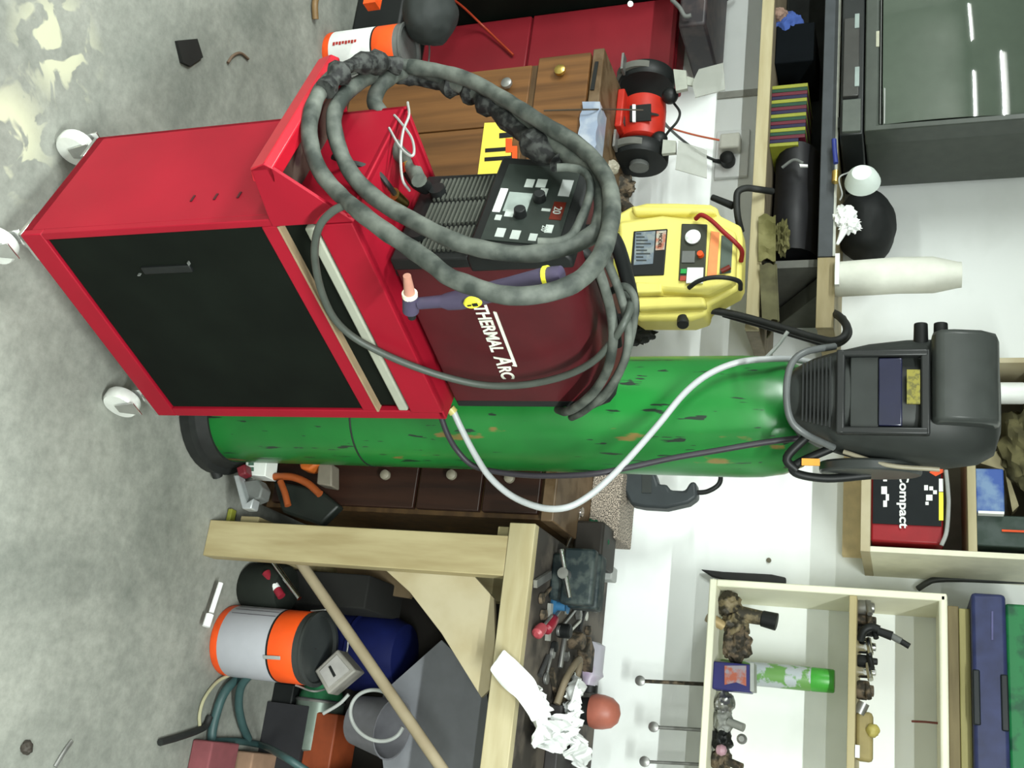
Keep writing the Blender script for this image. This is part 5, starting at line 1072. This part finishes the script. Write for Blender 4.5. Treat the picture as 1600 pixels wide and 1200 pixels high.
tag(MB().tube([Q(250, 1160, .01), Q(285, 1150, .012), Q(318, 1137, .01), Q(328, 1120, .01)], .008).build('dark_strip', RBK), 'dark rubber strip lying on the concrete by the bricks', 'rubber strip')
blk = thing('blue_drum', 'dark blue plastic drum deep under the workbench', 'drum', Q(560, 1000, 0))
bd = P(590, 1000, 2.45); MB().lathe(V((bd.x+.03, 2.5, 0)), [(.09, 0), (.094, .01), (.094, .3), (.08, .33), (.04, .34)], Z, 30).build('drum_body', mat('drum_blue', (.006, .012, .1), .7, spec=.2), blk)
MB().lathe(V((bd.x+.03, 2.5, .2)), [(.0945, 0), (.097, .004), (.0945, .012)], Z, 30).build('drum_rib', mat('drum_blue', (.006, .012, .1), .7, spec=.2), blk)
gs = tag(MB().bb((P(560, 915, 2.5).x, 2.3, 0), (P(560, 965, 2.5).x, 2.5, .3)).build('dark_carton', mat('dark_carton', (.015, .015, .013), .9), bev=.004), 'dark carton standing behind the bench leg', 'carton')
cp_ = thing('chrome_pipe', 'long chrome pipe leaning under the workbench behind the leg', 'pipe', P(450, 900, 2.2))
MB().cyl(P(420, 868, 2.18), P(468, 935, 2.18), .006).build('pipe', CHR, cp_)
rw = thing('red_can', 'small red and white can lying between pipe and paint tin', 'can', P(425, 910, 2.2))
MB().cyl(P(416, 895, 2.2), P(427, 912, 2.2), .011).build('can_red', mat('can_red', (.35, .02, .04), .5), rw); MB().cyl(P(427, 912, 2.2), P(433, 921, 2.2), .01).build('can_white', WHT, rw); MB().cyl(P(433, 921, 2.2), P(440, 932, 2.2), .01).build('can_tip', MT['can_red'], rw)
tyq = thing('dark_pot', 'round olive dark pot on the floor beside the bench leg', 'pot', Q(350, 915, 0))
tp = Q(352, 905, 0); MB().lathe(V((tp.x, tp.y+.1, 0)), [(.05, 0), (.058, .01), (.06, .1), (.055, .11), (.04, .112)], Z, 28).build('pot_body', mat('pot_olive', (.02, .025, .02), .8, spec=.2), tyq)

# ---- between cylinder and bench
wx = thing('white_carton', 'white printed carton on the floor right of the gas cylinder', 'carton', P(390, 725, 2.05))
MB().plate([(384, 706), (418, 706), (414, 744), (383, 742)], 2.04, .05).build('carton_body', PAP, wx, bev=.002)
b = MB()
for i in range(3): b.plate([(388+i*.5, 712+i*9), (396, 712+i*9), (396, 718+i*9), (388, 718+i*9)], 2.038, .002)
b.build('carton_print', mat('print_green', (.1, .2, .14), .6), wx)
gx = thing('grey_tool', 'grey and silver clamp tool with red end beside the white carton', 'tool', P(390, 765, 2.05))
MB().plate([(364, 742), (372, 742), (385, 785), (396, 778), (392, 795), (378, 795)], 2.0, .03).build('silver_frame', mat('silver', (.4, .42, .43), .35, .3), gx, bev=.003)
MB().plate([(376, 752), (402, 748), (410, 762), (406, 778), (388, 785)], 2.02, .04).build('tool_body', GRY, gx, bev=.004)
MB().plate([(368, 730), (382, 724), (384, 740), (372, 744)], 2.0, .03).build('red_end', mat('deepred', (.2, .02, .03), .5), gx, bev=.004)
og_ = thing('orange_drill', 'orange and black cordless drill on the floor behind the cylinder', 'drill', P(480, 720, 2.1))
MB().plate([(466, 716), (498, 711), (498, 724), (482, 735), (468, 732)], 2.07, .04).build('drill_motor', mat('tool_orange', (.6, .14, .02), .5), og_, bev=.006)
MB().plate([(474, 713), (485, 713), (487, 720), (476, 722)], 2.065, .01).build('drill_vent', BPL, og_)
MB().plate([(497, 722), (518, 724), (518, 760), (494, 756)], 2.08, .04).build('battery', mat('grey_batt', (.25, .22, .17), .5), og_, bev=.004)
ob = thing('orange_saw', 'black and orange power saw on the floor by the bench leg', 'saw', P(460, 770, 2.1))
MB().tube([P(425, 745, 2.08), P(455, 745, 2.08), P(480, 755, 2.08), P(500, 772, 2.08)], .009).tube([P(438, 752, 2.07), P(445, 770, 2.07), P(450, 790, 2.07)], .008).build('saw_handle', mat('dull_orange', (.4, .09, .02), .5), ob)
MB().plate([(425, 750), (500, 765), (530, 790), (500, 820), (440, 800)], 2.1, .03).build('saw_body', mat('dkbody', (.015, .02, .016), .5), ob, bev=.006)
tag(MB().box(Q(360, 812, .01), (.05, .02, .012)).build('yellow_tape', mat('yel_tape', (.4, .42, .06), .5), bev=.002), 'small yellow and black tape piece at the foot of the bench leg', 'tape')

# ---- loose bits on the open floor
tag(MB().prism([Q(273, 64, .001), Q(304, 61, .001), Q(313, 90, .001), Q(293, 104, .001), Q(281, 98, .001)], Z*.008).build('black_tile', mat('tile_black', (.012, .013, .012), .6)), 'small square black tile piece on the open concrete floor', 'tile')
tag(MB().tube([Q(356, 98, .004), Q(364, 87, .005), Q(376, 83, .004), Q(388, 92, .004)], .0035, n=8).build('curved_offcut', mat('offcut', (.18, .12, .08), .6)), 'small curved brown offcut on the floor by the black tile', 'offcut')
tag(MB().lathe(Q(304, 709, .001), [(.006, 0), (.009, .002), (.007, .006)], Z, 14).build('bottle_cap', LGR), 'tiny pale bottle cap on the floor beside the cylinder foot', 'cap')
tag(MB().blob(Q(42, 1168, .006), (.012, .012, .01), .3, 12, sub=3).build('dark_pebble', mat('pebble', (.06, .05, .04), .7)), 'dark pebble on the floor near the lower left corner', 'pebble')
tag(MB().tube([Q(86, 1198, .004), Q(100, 1175, .005), Q(112, 1158, .004)], .004, n=8).build('silver_wire', STL), 'short silver wire on the floor near the lower left corner', 'wire')
